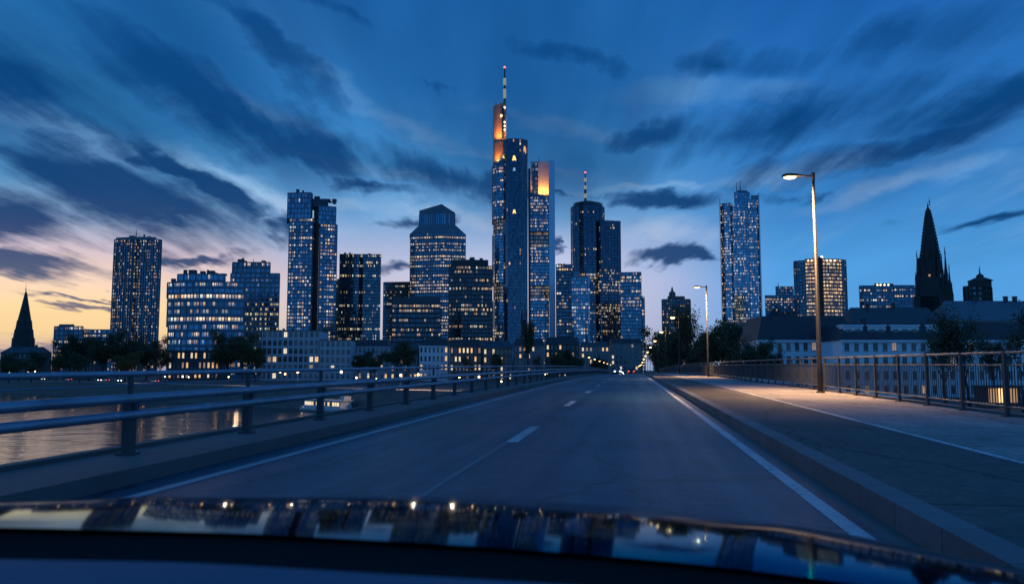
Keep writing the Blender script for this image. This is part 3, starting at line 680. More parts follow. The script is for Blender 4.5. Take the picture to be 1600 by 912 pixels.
# small lit emblems near the pylon's top
def emblem(pts, px, py, d, m):
    z = T.z(py); x = T.lx(px, z+GZ); s_ = T.D/FPX; b = MB(); y = d*s_
    fr_ = [(x+a*s_, y, z-c*s_) for a, c in pts]; bk = [(p[0], p[1]+.4, p[2]) for p in fr_]; k = len(pts)
    b.add(fr_+bk, [tuple(range(k)), tuple(range(k, 2*k))[::-1]]+[(i, (i+1) % k, k+(i+1) % k, k+i) for i in range(k)]); return b.build("emblem", m, T.root)
emblem([(-3.2, 4), (-1.6, -3.6), (.6, -4.2), (2.0, -1), (3.2, 4), (.9, 4), (0, 1.5), (-1, 4)], 803.5, 249, -8.5, M_logo)
emblem([(-2.2, 5), (-2.4, -2), (-.4, -6.5), (1.6, -4), (2.4, 4.5), (.6, 6.5), (.2, 1)], 819.8, 235, -3.8, emis("lit_emblem_dim", (1.0, .42, .14), .75, False))
emblem([(-2.6, 3), (-1.2, -3), (1.2, -3), (2.6, 3), (.8, 3), (0, 0), (-.8, 3)], 803.5, 332, -8.5, M_logo)
emblem([(-2, 2), (-1.6, -3), (1.6, -3), (2, 2)], 803.5, 267, -8.5, emis("pale_emblem", (.45, .65, .9), .35, False))
T.flood(776, 251, 2, 778, 232, 11, 26000, 150); T.flood(788, 247, 0, 788, 228, 8, 20000, 150); T.flood(776, 215, 3, 778, 192, 13, 26000, 140); T.flood(785, 215, 2, 785, 192, 12, 20000, 140)
for fx in (845, 850, 855): T.flood(fx, 303, 7.5, fx, 262, 13, 14000, 150)
T.flood(837, 300, 8, 838, 276, 14, 9000, 130)
T.solid([(827, 5.6), (858, 5.6), (858, 6.6), (827, 6.6)], 300, 307, F_blue, "roof_screen", y1s=[299, 306.5, 306.5, 299])
T.solid([(769.5, 17), (773, 9), (779, 4), (786, 2), (797, 2), (797, 3), (786, 3), (779, 5), (773, 10), (770, 18)], 250, 257, F_blue, "roof_screen", y1s=[256, 252, 247, 241, 233, 233, 241, 247, 252, 256])
# group right of it
T = Tower("office_building", "dark slab with scattered lit windows right beside the tallest tower", "building", 840, 882, 480)
g = winmat("glass_slab_b", k=.7, lit=.32, run=.4, floors=.25, warm=.3, cool=.15, S=.75)
T.vol([(869, 2), (893, 0), (897, 8), (897, 40), (869, 40)], 414, None, style(F_dark, g, .36, 3, .4, .25, 1.6, .25, 3.5)); T.clutter(872, 892, 414, 6, 30, 3, F_dark, 21)
T = Tower("office_building", "curved pale glass block in front of the round tower with the banded mast", "building", 770, 908, 490)
g = winmat("glass_curved", lit=.40, run=.4, floors=.25, warm=.2, cool=.25, S=.7, glass=(.04, .085, .12))
T.vol(bow(893, 922, 5, 34, 8, 3), 434, None, style(F_green, g, .3, 3, .25, .2, 1.5, .2, 3.4), tops=True); T.solid([(896, 4), (906, 3), (906, 26), (896, 26)], 424, 436, F_green, "lift_house")
T = Tower("office_tower", "round dark glass tower with a square wing and a lit banded mast", "tower", 1050, 931, 430)
g = winmat("glass_round", k=.6, lit=.07, run=.3, floors=.25, warm=.2, cool=.1, S=.8, glass=(.012, .035, .07))
gr = winmat("glass_round_low", k=.65, lit=.32, run=.45, floors=.35, warm=.2, cool=.15, S=.8, glass=(.012, .035, .065))
SRd = style(F_dark, g, .22, 4, .3, .2, 1.7, .2, 3.7); SRl = style(F_dark, gr, .28, 4, .3, .2, 1.7, .2, 3.7)
circ = [(918.5+26.5*cos(2*pi*i/24), 30+26.5*sin(2*pi*i/24)) for i in range(24)]
T.vol(circ, 432, None, SRl, tops=False); gb = winmat("glass_bright_band", lit=.85, run=.2, floors=.1, warm=.2, S=1.0)
T.vol(circ, 427, 432, style(F_dark, gb, .3, 4, .3, .2, 1.7, .2, 3.7), tops=False); T.vol(circ, 320, 427, SRd)
T.solid([(918.5+23*cos(2*pi*i/20), 30+23*sin(2*pi*i/20)) for i in range(20)], 313, 320, F_dark, "roof_drum"); T.solid([(918.5+12*cos(2*pi*i/16), 30+12*sin(2*pi*i/16)) for i in range(16)], 310, 313, F_dark, "roof_drum")
sq = [(935, 6), (941, 0), (970, 8), (970, 50), (935, 50)]
T.vol(sq, 425, None, SRl, tops=False); T.vol(sq, 345, 425, SRd)
T.mast(914.5, 264, 311, 1.6, .7, M_mast, d=28)
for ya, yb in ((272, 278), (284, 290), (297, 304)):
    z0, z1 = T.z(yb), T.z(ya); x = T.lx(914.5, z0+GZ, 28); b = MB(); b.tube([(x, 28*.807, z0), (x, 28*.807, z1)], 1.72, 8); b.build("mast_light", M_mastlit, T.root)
T.blob(914.5, 263, 28, 1.1, M_red)
T = Tower("office_building", "square glass block at the right end of the central tower cluster", "building", 880, 988, 480)
g = winmat("glass_end_block", lit=.32, run=.5, floors=.35, warm=.3, cool=.12, S=.8, glass=(.02, .05, .075))
T.vol([(970, 4), (1003, 0), (1003, 40), (970, 40)], 426, None, style(F_blue, g, .3, 3.4, .3, .2, 1.6, .2, 3.7)); T.vol([(1003.5, 2), (1008, 4), (1008, 36), (1003.5, 36)], 462, None, style(F_dark, g, .3, 3.4, .3, .2, 1.6, .2, 3.7), tops=False)
# small domed tower behind the lamps
T = Tower("old_tower", "small old tower with a lantern on its roof behind the right-hand street lamps", "tower", 1100, 1058, 490)
g = winmat("glass_old", lit=.34, run=.2, floors=.2, warm=.8, S=.8)
T.vol([(1035, 4), (1045, 0), (1078, 0), (1080, 6), (1080, 36), (1035, 36)], 468, None, style(F_brown, g, .4, 3.2, .9, .4, 1.7, .4, 3.6)); T.solid([(1043, 6), (1070, 6), (1070, 30), (1043, 30)], 462, 468, F_brown, "attic")
b = MB(); x = T.lx(1053, T.z(455)+GZ); b.lathe([(4.5, T.z(463)), (4.5, T.z(457)), (3.6, T.z(455)), (1.6, T.z(453)), (1.2, T.z(449)), (.15, T.z(446))], 10, (x, 12)); b.build("lantern", F_brown, T.root)
# glass tower right of centre
T = Tower("office_tower", "tall pale glass tower with corner fins and two thin masts, right of centre", "tower", 1000, 1159, 400)
g = winmat("glass_fins", vcol=.35, lit=.34, run=.35, floors=.2, warm=.25, cool=.25, S=.7, glass=(.05, .11, .15))
SF = style(F_green, g, .28, 3.4, .25, .2, 1.6, .2, 3.6)
T.vol([(1128, 10), (1134, 3), (1144, 0), (1147, 4), (1147, 44), (1128, 44)], 318, None, SF); T.vol([(1147, 3), (1172, 3), (1172, 48), (1147, 48)], 320, None, style(F_green, g, .28, 3.4, .25, .2, 1.6, .2, 3.6), tops=False)
gc2 = winmat("glass_fins_top", lit=.05, run=.3, floors=.1, S=.6, glass=(.05, .10, .15))
T.vol([(1147.5, 5), (1171.5, 5), (1171.5, 40), (1147.5, 40)], 300, 320, style(F_green, gc2, .2, 3.4, .25, .2, 1.6, .2, 3.8), tops=True)
T.vol([(1172, 4), (1184, 0), (1190, 8), (1190, 44), (1172, 44)], 312, None, SF)
T.solid([(1126.5, 8), (1128, 5), (1128.5, 12), (1127, 12)], 308, None, F_silver, "corner_fin"); T.solid([(1188.3, 4), (1190.2, 7), (1190, 12), (1188.5, 12)], 300, None, F_silver, "corner_fin")
T.solid([(1152, 8), (1168, 8), (1168, 30), (1152, 30)], 296, 300, F_dark, "lift_house"); T.mast(1151, 283, 298, .5, .2, M_mast); T.mast(1156.5, 279, 298, .6, .2, M_mast); T.solid([(1173, 10), (1186, 8), (1186, 9), (1173, 11)], 303, 312, F_green, "roof_screen")
# small block
T = Tower("office_building", "low stepped dark block between the glass tower and the orange-lit round tower", "building", 1100, 1221, 480)
g = winmat("glass_stepped", lit=.42, run=.4, floors=.35, warm=.35, cool=.1, S=.8)
SX = style(F_dark, g, .34, 3, .3, .2, 1.7, .2, 3.6)
T.vol([(1197, 2), (1243, 0), (1243, 30), (1197, 30)], 462, None, SX); T.vol([(1212, 4), (1240, 4), (1240, 26), (1212, 26)], 448, 462, SX); T.mast(1216, 441, 448, .5, .3, M_mast)
# orange lit round tower
T = Tower("office_tower", "broad round tower glowing with orange-lit storeys, behind the nearest street lamp", "tower", 800, 1284, 450)
g = winmat("glass_orange", lit=.86, run=.35, floors=.15, warm=.72, cool=0, S=1.15, glass=(.05, .04, .04), mull=.1)
go = winmat("glass_orange_dim", lit=.16, run=.3, floors=.2, warm=.6, S=.6, glass=(.02, .035, .05))
SO = style(F_brown, g, .42, 4.2, .45, .3, 1.7, .35, 3.5); SOd = style(F_grey, go, .45, 3, .8, .3, 1.7, .35, 3.5)
T.vol([(1243, 10), (1250, 4), (1260, 0), (1260, 40), (1243, 40)], 408, None, SOd); T.vol([(1260.5, -2), (1270, -5), (1280, -6), (1280, 40), (1260.5, 40)], 406, None, SO)
T.solid([(1280, -3), (1288, -3), (1288, 40), (1280, 40)], 402, None, F_black, "stair_core"); T.vol([(1288, -6), (1298, -5), (1310, -2), (1318, 3), (1318, 42), (1288, 42)], 406, None, SO); T.vol([(1318.5, 3), (1325, 10), (1325, 42), (1318.5, 42)], 406, None, SOd)
T.blob(1284, 401.5, 0, 1.0, M_spotw, "roof_lamp"); T.mast(1281, 398, 403, .3, .1, M_mast); 
for x in (1263, 1268, 1292, 1298, 1304): T.blob(x, 408.2, -8, .55, M_spot, "roof_lamp")
# twin low blocks
T = Tower("office_building", "pair of joined low office blocks left of the dark cathedral", "building", 900, 1388, 470)
g = winmat("glass_pair", lit=.34, run=.45, floors=.3, warm=.25, cool=.1, S=.85)
SZ = style(F_blue, g, .38, 3, .3, .2, 1.6, .25, 3.5)
T.vol([(1345, 6), (1352, 0), (1399, 2), (1399, 44), (1345, 44)], 447, None, SZ); T.vol([(1399.5, 5), (1432, 5), (1432, 40), (1399.5, 40)], 446, None, SZ); T.solid([(1366, 8), (1396, 8), (1396, 30), (1366, 30)], 442, 447, F_dark, "roof_storey")
for x in (1371, 1376, 1382, 1388): T.blob(x, 444.5, 7, .8, M_spot, "roof_lamp")
# low lit building far left
T = Tower("office_building", "low flat-roofed building with a few lit windows beside the far-left church spire", "building", 690, 126, 530)
g = winmat("glass_low_left", lit=.38, run=.55, floors=.5, warm=.35, cool=.05, S=.9)
SW = style(F_grey, g, .42, 4, .5, .3, 1.6, .3, 3.6)
T.vol([(83, 0), (128, 0), (128, 36), (83, 36)], 511, None, SW); T.vol([(128.5, 3), (172, 3), (172, 36), (128.5, 36)], 516, None, SW); T.solid([(92, 6), (116, 6), (116, 26), (92, 26)], 506, 511, F_dark, "roof_storey")

# churches
def spire(T, m, px, y_base, y_tip, half, d=10, k=8, steps=()):
    x = T.lx(px, T.z((y_base+y_tip)/2)+GZ, d); s_ = T.D/FPX
    prof = [(half*s_, T.z(y_base))]+[(h*s_, T.z(y)) for h, y in steps]+[(.12, T.z(y_tip))]
    b = MB(); b.lathe(prof, k, (x, d*s_), ph=pi/8); return b
T = Tower("church_spire", "dark pointed church spire alone at the far left edge", "church", 1000, 38, 500)
b = spire(T, M_stone, 38, 560, 448, 17, 14, 8, ((16, 528), (14.6, 527), (13, 514), (12, 513), (10.5, 500), (9.5, 499), (5.2, 476), (1.6, 456), (.5, 454)))
b.build("spire", M_stone, T.root); T.solid([(20, 4), (56, 4), (56, 40), (20, 40)], 540, None, M_stone, "nave"); T.mast(40.5, 440, 456, .35, .12, M_mast, "finial", 14)
T = Tower("cathedral", "tall dark gothic cathedral spire with pinnacles behind the pale riverside houses", "church", 480, 1460, 400)
b = spire(T, M_stone, 1452, 425, 312, 18, 24, 8, ((15, 400), (12.2, 385), (9.6, 365), (5.8, 340), (2.4, 322), (.9, 318), (1.2, 317), (.6, 315))); b.build("spire", M_stone, T.root)
s_ = T.D/FPX; xc = T.lx(1452, T.z(365)+GZ, 24)
prof_ = ((400, 15), (385, 12.2), (365, 9.6), (340, 5.8), (322, 2.4))
for (ya, ra), (yb, rb) in zip(prof_, prof_[1:]):
    nn_ = max(1, round((ya-yb)/5))
    for q_ in range(nn_):
        f_ = q_/nn_; r_ = (ra+(rb-ra)*f_)*s_; z_ = T.z(ya+(yb-ya)*f_)
        cb = MB()
        for e_ in range(8):
            a_ = e_*pi/4+pi/8; cb.lathe([(.42, z_-.5), (.5, z_+.1), (.08, z_+1.3)], 4, (xc+r_*1.03*cos(a_), 24*s_+r_*1.03*sin(a_)))
        cb.build("crocket_ring", M_stone, T.root)
b = spire(T, M_stone, 1452, 316, 303, 1.5, 24, 6, ((.4, 314), (1.0, 310), (.3, 308))); b.build("finial", M_stone, T.root)
T.solid([(1437, 10), (1442, 6), (1464, 6), (1472, 10), (1472, 40), (1437, 40)], 402, None, M_stone, "bell_tower")
T.solid([(1433, 8), (1440, 4), (1470, 4), (1482, 8), (1482, 40), (1433, 40)], 432, None, M_stone, "bell_tower")
T.solid([(1430, 4), (1486, 4), (1490, 10), (1490, 46), (1430, 46)], 462, None, M_stone, "tower_base")
for px, yb, yt, h, d in ((1434, 470, 390, 3.4, 8), (1478, 470, 384, 3.6, 8), (1441, 440, 384, 3.0, 6), (1466, 440, 372, 3.0, 6), (1484, 475, 412, 3.0, 5), (1472, 450, 396, 2.6, 5), (1447, 420, 378, 2.2, 6), (1458, 420, 380, 2.2, 6), (1431.5, 475, 425, 2.4, 5), (1488, 480, 440, 2.4, 6)):
    b = spire(T, M_stone, px, yb, yt, h, d, 4, ((h*1.05, yb-(yb-yt)*.45), (h*1.2, yb-(yb-yt)*.46), (h*.7, yb-(yb-yt)*.6), (h*.25, yb-(yb-yt)*.85), (h*.4, yb-(yb-yt)*.87))); b.build("pinnacle", M_stone, T.root)
b = MB(); xx = T.lx(1455, T.z(430)+GZ); b.box(xx-.5, xx+.5, 5.5*.37-.3, 6*.37, T.z(431), T.z(428)); b.build("window", emis("belfry_glow", (1, .6, .3), .35, False), T.root)
gothic = F_black
for px in (1446, 1460):
    x0 = T.lx(px-2, T.z(450)+GZ); x1 = T.lx(px+2, T.z(450)+GZ); xm = (x0+x1)/2; za, zb, zc = T.z(456), T.z(436), T.z(430); yv = 5.6*.37
    b = MB(); b.add([(x0, yv, za), (x1, yv, za), (x1, yv, zb), (xm, yv, zc), (x0, yv, zb), (x0, yv+.5, za), (x1, yv+.5, za), (x1, yv+.5, zb), (xm, yv+.5, zc), (x0, yv+.5, zb)], [(0, 1, 2, 3, 4)]+[(i, (i+1) % 5, 5+(i+1) % 5, 5+i) for i in range(5)]); b.build("louvre_window", gothic, T.root)
T = Tower("octagonal_tower", "squat octagonal stone tower with a thin spike, right of the cathedral spire", "tower", 600, 1531, 450)
oc = [(1531+24*cos(2*pi*i/8+pi/8), 20+24*sin(2*pi*i/8+pi/8)) for i in range(8)]; oc2 = [(1531+20*cos(2*pi*i/8+pi/8), 20+20*sin(2*pi*i/8+pi/8)) for i in range(8)]; oc3 = [(1531+7*cos(2*pi*i/8), 20+7*sin(2*pi*i/8)) for i in range(8)]
g = winmat("glass_octagon", lit=.03, S=.5, glass=(.01, .015, .02)); T.vol(oc, 448, None, style(M_stone, g, .5, 3.5, 1.2, .3, 2, .5, 3.8, M_stone)); T.solid(oc2, 437, 448, M_stone, "drum")
b = MB(); x = T.lx(1531, T.z(430)+GZ, 20); b.lathe([(9, T.z(437)), (5, T.z(433)), (2.6, T.z(431)), (2.6, T.z(428)), (.6, T.z(425)), (.12, T.z(413))], 8, (x, 20*.46)); b.build("spike", M_stone, T.root)

# ------------------------------------------------------------------ older houses with single windows
GLD = mat("window_glass_dark", (.012, .02, .03), .08, spec=.9, var=.4, vscale=.3)
GLS = mat("window_glass_sky", (.03, .05, .07), .06, metal=.5, var=.4, vscale=.3)
LIT = [emis("lit_room_warm", (1.0, .58, .24), .85, False), emis("lit_room_pale", (1.0, .80, .52), .8, False), emis("lit_room_dim", (1.0, .62, .36), .25, False)]
M_wf = mat("window_frame_paint", (.34, .36, .38), .5)
H_white = mat("house_white_render", (.72, .79, .85), .75, var=.14, vscale=.25)
H_cream = mat("house_cream_render", (.40, .46, .53), .75, var=.2, vscale=.25)
H_red = mat("house_red_stone", (.20, .13, .11), .8, var=.25, vscale=.3)
H_grey = mat("house_grey_render", (.20, .21, .23), .75, var=.2, vscale=.25)
H_dark = mat("house_dark_render", (.07, .075, .085), .8, var=.25, vscale=.25)
R_slate = mat("slate_roof", (.035, .042, .055), .55, var=.4, vscale=.8, bump=.5, bscale=3)
R_blue = mat("pale_slate_roof", (.09, .11, .14), .5, var=.3, vscale=.8)
def house(name, label, D, x0, x1, ytop, storeys, bays, wall=None, lit=.1, depth=12, roof='flat', rh=3.0, rmat=None, wfrac=.5, hfrac=.58, seed=1, group=None, rz=0.0, base=GZ, cornice=True, rpitch=1.0, litset=(0, 1, 2)):
    rg = random.Random(seed); c = P((x0+x1)/2, 578, D); r = tag(empty(name, (c.x, c.y, base), YAW+rz), label, "house" if storeys < 5 else "building", group)
    w = (x1-x0)/FPX*D; Ht = zat(ytop, D)-base; wall = wall or H_white
    bay = w/bays; fl = Ht/storeys; ww, wh = bay*wfrac, fl*hfrac; sill = fl*.24
    b = MB(); T_ = .3
    b.box(-w/2, w/2, T_+.02, depth, 0, Ht)                        # body behind the front wall
    for k in range(storeys):
        z = k*fl; b.box(-w/2, w/2, 0, T_, z, z+sill); b.box(-w/2, w/2, 0, T_, z+sill+wh, z+fl)
        for i in range(bays+1):
            xa = -w/2 if i == 0 else -w/2+(i-.5)*bay+ww/2; xb = w/2 if i == bays else -w/2+(i+.5)*bay-ww/2
            b.box(xa, xb, 0, T_, z+sill, z+sill+wh)
    b.build("wall", wall, r)
    f = MB(); e = .07*min(ww, 1.4)
    f.box(-ww/2, -ww/2+e, .1, .2, 0, wh); f.box(ww/2-e, ww/2, .1, .2, 0, wh); f.box(-ww/2+e, ww/2-e, .1, .2, wh-e, wh); f.box(-ww/2+e, ww/2-e, .1, .2, 0, e)
    f.box(-e*.5, e*.5, .1, .2, e, wh-e); f.box(-ww/2+e, -e*.5, .11, .19, wh*.66, wh*.66+e); f.box(e*.5, ww/2-e, .11, .19, wh*.66, wh*.66+e); f.box(-ww/2-.08, ww/2+.08, -.14, .1, -.1, -.004)
    fm = f.mesh("window", M_wf)
    pms = []
    for mm in (GLD, GLS, *LIT):
        q = MB(); q.face([(-ww/2, .22, 0), (ww/2, .22, 0), (ww/2, .22, wh), (-ww/2, .22, wh)]); pms.append(q.mesh("pane", mm))
    for k in range(storeys):
        for i in range(bays):
            o = link(bpy.data.objects.new("window", fm), r); o.location = (-w/2+(i+.5)*bay, 0, k*fl+sill)
            p = 2+rg.choice(litset) if rg.random() < lit else (1 if rg.random() < .35 else 0)
            link(bpy.data.objects.new("pane", pms[p]), o)
    if cornice:
        b = MB(); b.box(-w/2-.3, w/2+.3, -.45, -.002, Ht-.35, Ht); b.box(-w/2-.15, w/2+.15, -.25, -.002, Ht-.6, Ht-.352); b.box(-w/2, w/2, -.1, -.002, fl-.15, fl+.15); b.build("cornice", wall, r)
    rm = rmat or R_slate; b = MB()
    if roof == 'flat': b.box(-w/2-.2, w/2+.2, -.2, depth+.2, Ht+.002, Ht+.5)
    elif roof == 'mansard':
        ins_ = rh*.35*rpitch; a = [(-w/2-.3, -.4), (w/2+.3, -.4), (w/2+.3, depth+.3), (-w/2-.3, depth+.3)]; c_ = inset(a, ins_)
        vs = [(x, y, Ht+.003) for x, y in a]+[(x, y, Ht+rh) for x, y in c_]; b.add(vs, [(i, (i+1) % 4, 4+(i+1) % 4, 4+i) for i in range(4)]+[(4, 5, 6, 7), (3, 2, 1, 0)])
    else:
        vs = [(-w/2-.3, -.5, Ht+.003), (w/2+.3, -.5, Ht+.003), (w/2+.3, depth+.5, Ht+.003), (-w/2-.3, depth+.5, Ht+.003), (-w/2-.3+rh*.5, depth/2, Ht+rh), (w/2+.3-rh*.5, depth/2, Ht+rh)]
        b.add(vs, [(0, 1, 5, 4), (1, 2, 5), (2, 3, 4, 5), (3, 0, 4), (3, 2, 1, 0)])
    ro = b.build("roof", rm, r)
    for i in range(max(1, int(w/11))):
        x = rg.uniform(-w*.42, w*.42); b = MB(); y = depth*.5; z = Ht+(rh if roof != 'flat' else .5)
        b.box(x-.5, x+.5, y-.4, y+.4, z-1.2, z+1.1); b.box(x-.6, x+.6, y-.5, y+.5, z+1.1, z+1.3); b.build("chimney", H_dark, ro)
    return r, w, Ht, bay
# long pale riverside house on the right, with an attic storey
r, w, Ht, bay = house("riverside_house", "long pale house with many tall windows and an attic storey, behind the right railing", 165, 1318, 1720, 531, 4, 27, H_white, .08, 14, 'mansard', 3.4, R_slate, seed=4, litset=(2, 2, 0))
for k, (pa, pb) in enumerate(((1322, 1352), (1360, 1388), (1396, 1440), (1452, 1476), (1482, 1506))):       # attic gables with their windows
    xa = (pa-1519)/FPX*165; xb = (pb-1519)/FPX*165; b = MB()
    hh = 2.7
    xm = (xa+xb)/2; b.box(xa, xb, .25, 2.6, Ht+.01, Ht+hh)
    b.prism([(xa-.2, .05), (xb+.2, .05), (xb+.2, 3.2), (xa-.2, 3.2)], Ht+hh+.004, Ht+hh+.35)
    d_ = b.build("dormer", H_white, r)
    nw = 3 if pb-pa > 35 else 2
    for i in range(nw):
        x = xa+(xb-xa)*(i+.5)/nw; q = MB(); q.box(x-.55, x+.55, .17, .245, Ht+.6, Ht+2.2); wi = q.build("window", M_wf, d_)
        for sgn in (-1, 1):
            q = MB(); q.box(x+sgn*.26-.22, x+sgn*.26+.22, .13, .166, Ht+.7, Ht+2.1); pn = q.build("pane", GLS if (i+k) % 2 else GLD, d_)
house("riverside_house", "pale house under a long dark steep roof, left of the nearest lamp post", 178, 1186, 1334, 531, 4, 11, H_white, .03, 14, 'mansard', 5.2, R_slate, seed=7, litset=(2,), rpitch=.9)
house("corner_house", "blue-roofed house rising behind the pale riverside house at far right", 230, 1490, 1720, 500, 6, 16, H_grey, .02, 16, 'hip', 6.0, R_blue, seed=9)
house("corner_house", "dark-roofed house below the cathedral spire", 240, 1336, 1486, 507, 6, 11, H_dark, .02, 15, 'hip', 5.5, R_slate, seed=11)
# pale grid building across the river, in three steps
house("grid_building", "pale grid-fronted building with rows of dark square windows across the river", 430, 408, 498, 517, 6, 11, H_cream, .1, 20, 'flat', wfrac=.68, hfrac=.66, seed=12, cornice=False)
house("grid_building", "smaller pale grid-fronted annex right of the taller grid-fronted building", 428, 499, 548, 532, 5, 6, H_cream, .12, 20, 'flat', wfrac=.66, hfrac=.66, seed=13, cornice=False)
row = [ # x0 x1 ytop storeys bays wall lit roof D label
 (552, 606, 541, 4, 8, H_cream, .12, 'mansard', 440, "pale house with steep roof between the trees left of centre, across the river"),
 (610, 652, 545, 4, 6, H_grey, .2, 'hip', 430, "grey hip-roofed house across the river, below the low dark office block"),
 (655, 700, 540, 4, 7, H_white, .22, 'mansard', 425, "white house with arched-looking top windows across the river, left of the red-lit house"),
 (703, 752, 541, 4, 8, H_red, .42, 'mansard', 418, "warm-lit reddish house across the river, below the black glass block"),
 (755, 800, 543, 4, 7, H_red, .35, 'hip', 414, "reddish house with lit windows at the foot of the tallest tower"),
 (803, 850, 540, 5, 7, H_grey, .22, 'mansard', 420, "grey steep-roofed house below the tallest tower, beside the tall poplar"),
 (853, 905, 537, 5, 8, H_dark, .2, 'mansard', 440, "dark house with scattered lit windows right of the tall poplar"),
 (908, 952, 541, 5, 7, H_grey, .12, 'hip', 640, "grey house left of where the road ends"),
 (955, 1004, 536, 6, 8, H_grey, .12, 'mansard', 700, "broad grey house straight ahead at the road's end"),
 (98, 150, 549, 4, 9, H_dark, .03, 'hip', 470, "dark house half hidden by trees at the far left"),
 (0, 60, 551, 4, 9, H_dark, .02, 'hip', 480, "dark house at the left edge below the church spire"),
 (262, 342, 548, 3, 12, H_dark, .6, 'flat', 445, "low waterside building with rows of lit windows under the curved office block")]
for i, (x0, x1, yt, ns, nb, wl, lt, rf, D, lab) in enumerate(row):
    house("town_house", lab, D, x0, x1, yt, ns, nb, wl, lt, 13, rf, 3.6, R_slate, seed=30+i)

# lit kiosk behind the right railing
c = P(1566, 578, 118); r = tag(empty("kiosk", (c.x, c.y, GZ), YAW), "small lit kiosk glowing behind the right railing under the trees", "kiosk")
b = MB(); b.box(-2.4, 2.4, .3, 3, 0, 2.9); b.box(-2.4, -2.1, 0, .3, 0, 2.9); b.box(2.1, 2.4, 0, .3, 0, 2.9); b.box(-2.1, 2.1, 0, .3, 0, .7); b.build("wall", H_dark, r)
b = MB(); b.box(-2.8, 2.8, -.9, 3.2, 2.902, 3.15); b.build("roof", H_dark, r)
for i in range(6):
    b = MB(); b.box(-2.04+i*.69, -1.45+i*.69, .12, .2, .75, 2.75); b.build("window", emis("kiosk_glow", (1.0, .58, .22), 1.6, False) if i in (2, 3) else emis("kiosk_glow_dim", (1.0, .5, .2), .35, False), r)

# ------------------------------------------------------------------ trees
M_leaf = []
for i, cc in enumerate(((.060, .080, .038), (.045, .070, .038), (.075, .078, .042))):
    M_leaf.append(mat("leaves_%d" % i, cc, .7, var=.6, vscale=.35, spec=.2))
M_bark = mat("bark", (.035, .03, .026), .9, var=.4, vscale=2)
def tree_proto(seed, h, spread, leaf_n, leaf_s, mi, upright=.5, bare=.0):
    """Trunk with forking limbs; leaves sit round the ends of the twigs. Returns (trunk mesh, crown mesh) for height h."""
    rg = random.Random(seed); tb = MB(); tips = []
    def branch(p, d, ln, r, lev):
        pts = [p]; rs = [r]; q = p.copy(); dd = d.copy()
        for i in range(3):
            dd = (dd+Vector((rg.uniform(-.22, .22), rg.uniform(-.22, .22), rg.uniform(-.05, .2)))).normalized(); q = q+dd*(ln/3); pts.append(q.copy()); rs.append(r*(1-.22*(i+1)))
            if lev >= 2: tips.append((q.copy(), lev))
        tb.tube(pts, rs, 7 if lev == 0 else (5 if lev == 1 else 3), caps=False)
        if lev < 3:
            kk = (6, 4, 3)[lev]
            for i in range(kk):
                f = rg.uniform(.35, 1.0) if lev else .4+.6*(i+1)/kk
                j = min(2, int(f*3)); base = pts[j].lerp(pts[j+1], f*3-j) if f < 1 else pts[3]
                a = rg.uniform(0, 2*pi); nd = Vector((cos(a)*spread, sin(a)*spread, rg.uniform(.15, .9)*upright*2)).normalized()
                branch(base, (nd+dd*.5).normalized(), ln*(rg.uniform(.5, .72) if lev else rg.uniform(.42, .62)), r*(.5 if lev == 0 else .55), lev+1)
    branch(Vector((0, 0, -.2)), Vector((0, 0, 1)), h*.52, h*.02, 0)
    cb = MB(); zs = max(t_[0].z for t_ in tips); k = h/zs
    dens = {i: rg.random() for i in range(60)}
    for i in range(leaf_n):
        tp, _ = tips[rg.randrange(len(tips))]
        if dens[int(tp.x*1.7+tp.y*2.3+tp.z*1.1) % 60] < bare: continue
        o = Vector((rg.gauss(0, .045*h), rg.gauss(0, .045*h), rg.gauss(0, .035*h))); c = tp+o
        a, b_ = rg.uniform(0, 2*pi), rg.uniform(-1, 1); nn = Vector((cos(a), sin(a), b_)).normalized(); t1 = nn.orthogonal().normalized(); t2 = nn.cross(t1); s_ = leaf_s*rg.uniform(.6, 1.4)
        cb.face([c-t1*s_*.5, c+t2*s_*.32, c+t1*s_*.5, c-t2*s_*.32])
    for mb_ in (tb, cb): mb_.v = [(x*k, y*k, z*k) for x, y, z in mb_.v]
    tb.sm = True
    return tb.mesh("trunk", M_bark), cb.mesh("crown", M_leaf[mi]), h
PROT = [tree_proto(1, 20, .9, 7500, .55, 0), tree_proto(2, 20, .8, 6500, .55, 1), tree_proto(3, 20, 1.0, 5200, .5, 2, .4), tree_proto(4, 24, .3, 5200, .55, 1, .9), tree_proto(5, 20, .75, 4200, .42, 2, .7, .25)]
trg = random.Random(77)
def tree(px, ytop, D, kind, label, group, wide=1.0, base=GZ):
    c = P(px, 578, D); tr, cr, h0 = PROT[kind]; Ht = zat(ytop, D)-base; k = Ht/h0
    r = tag(empty("tree", (c.x, c.y, base), trg.uniform(0, 6.28)), label, "tree", group); r.scale = (k*wide, k*wide, k)
    link(bpy.data.objects.new("trunk", tr), r); link(bpy.data.objects.new("crown", cr), r); return r
GL, GRt = "dark trees on the far bank", "dark trees right of the road"
LL = "dark leafy tree in the row along the far bank, behind the left railing"
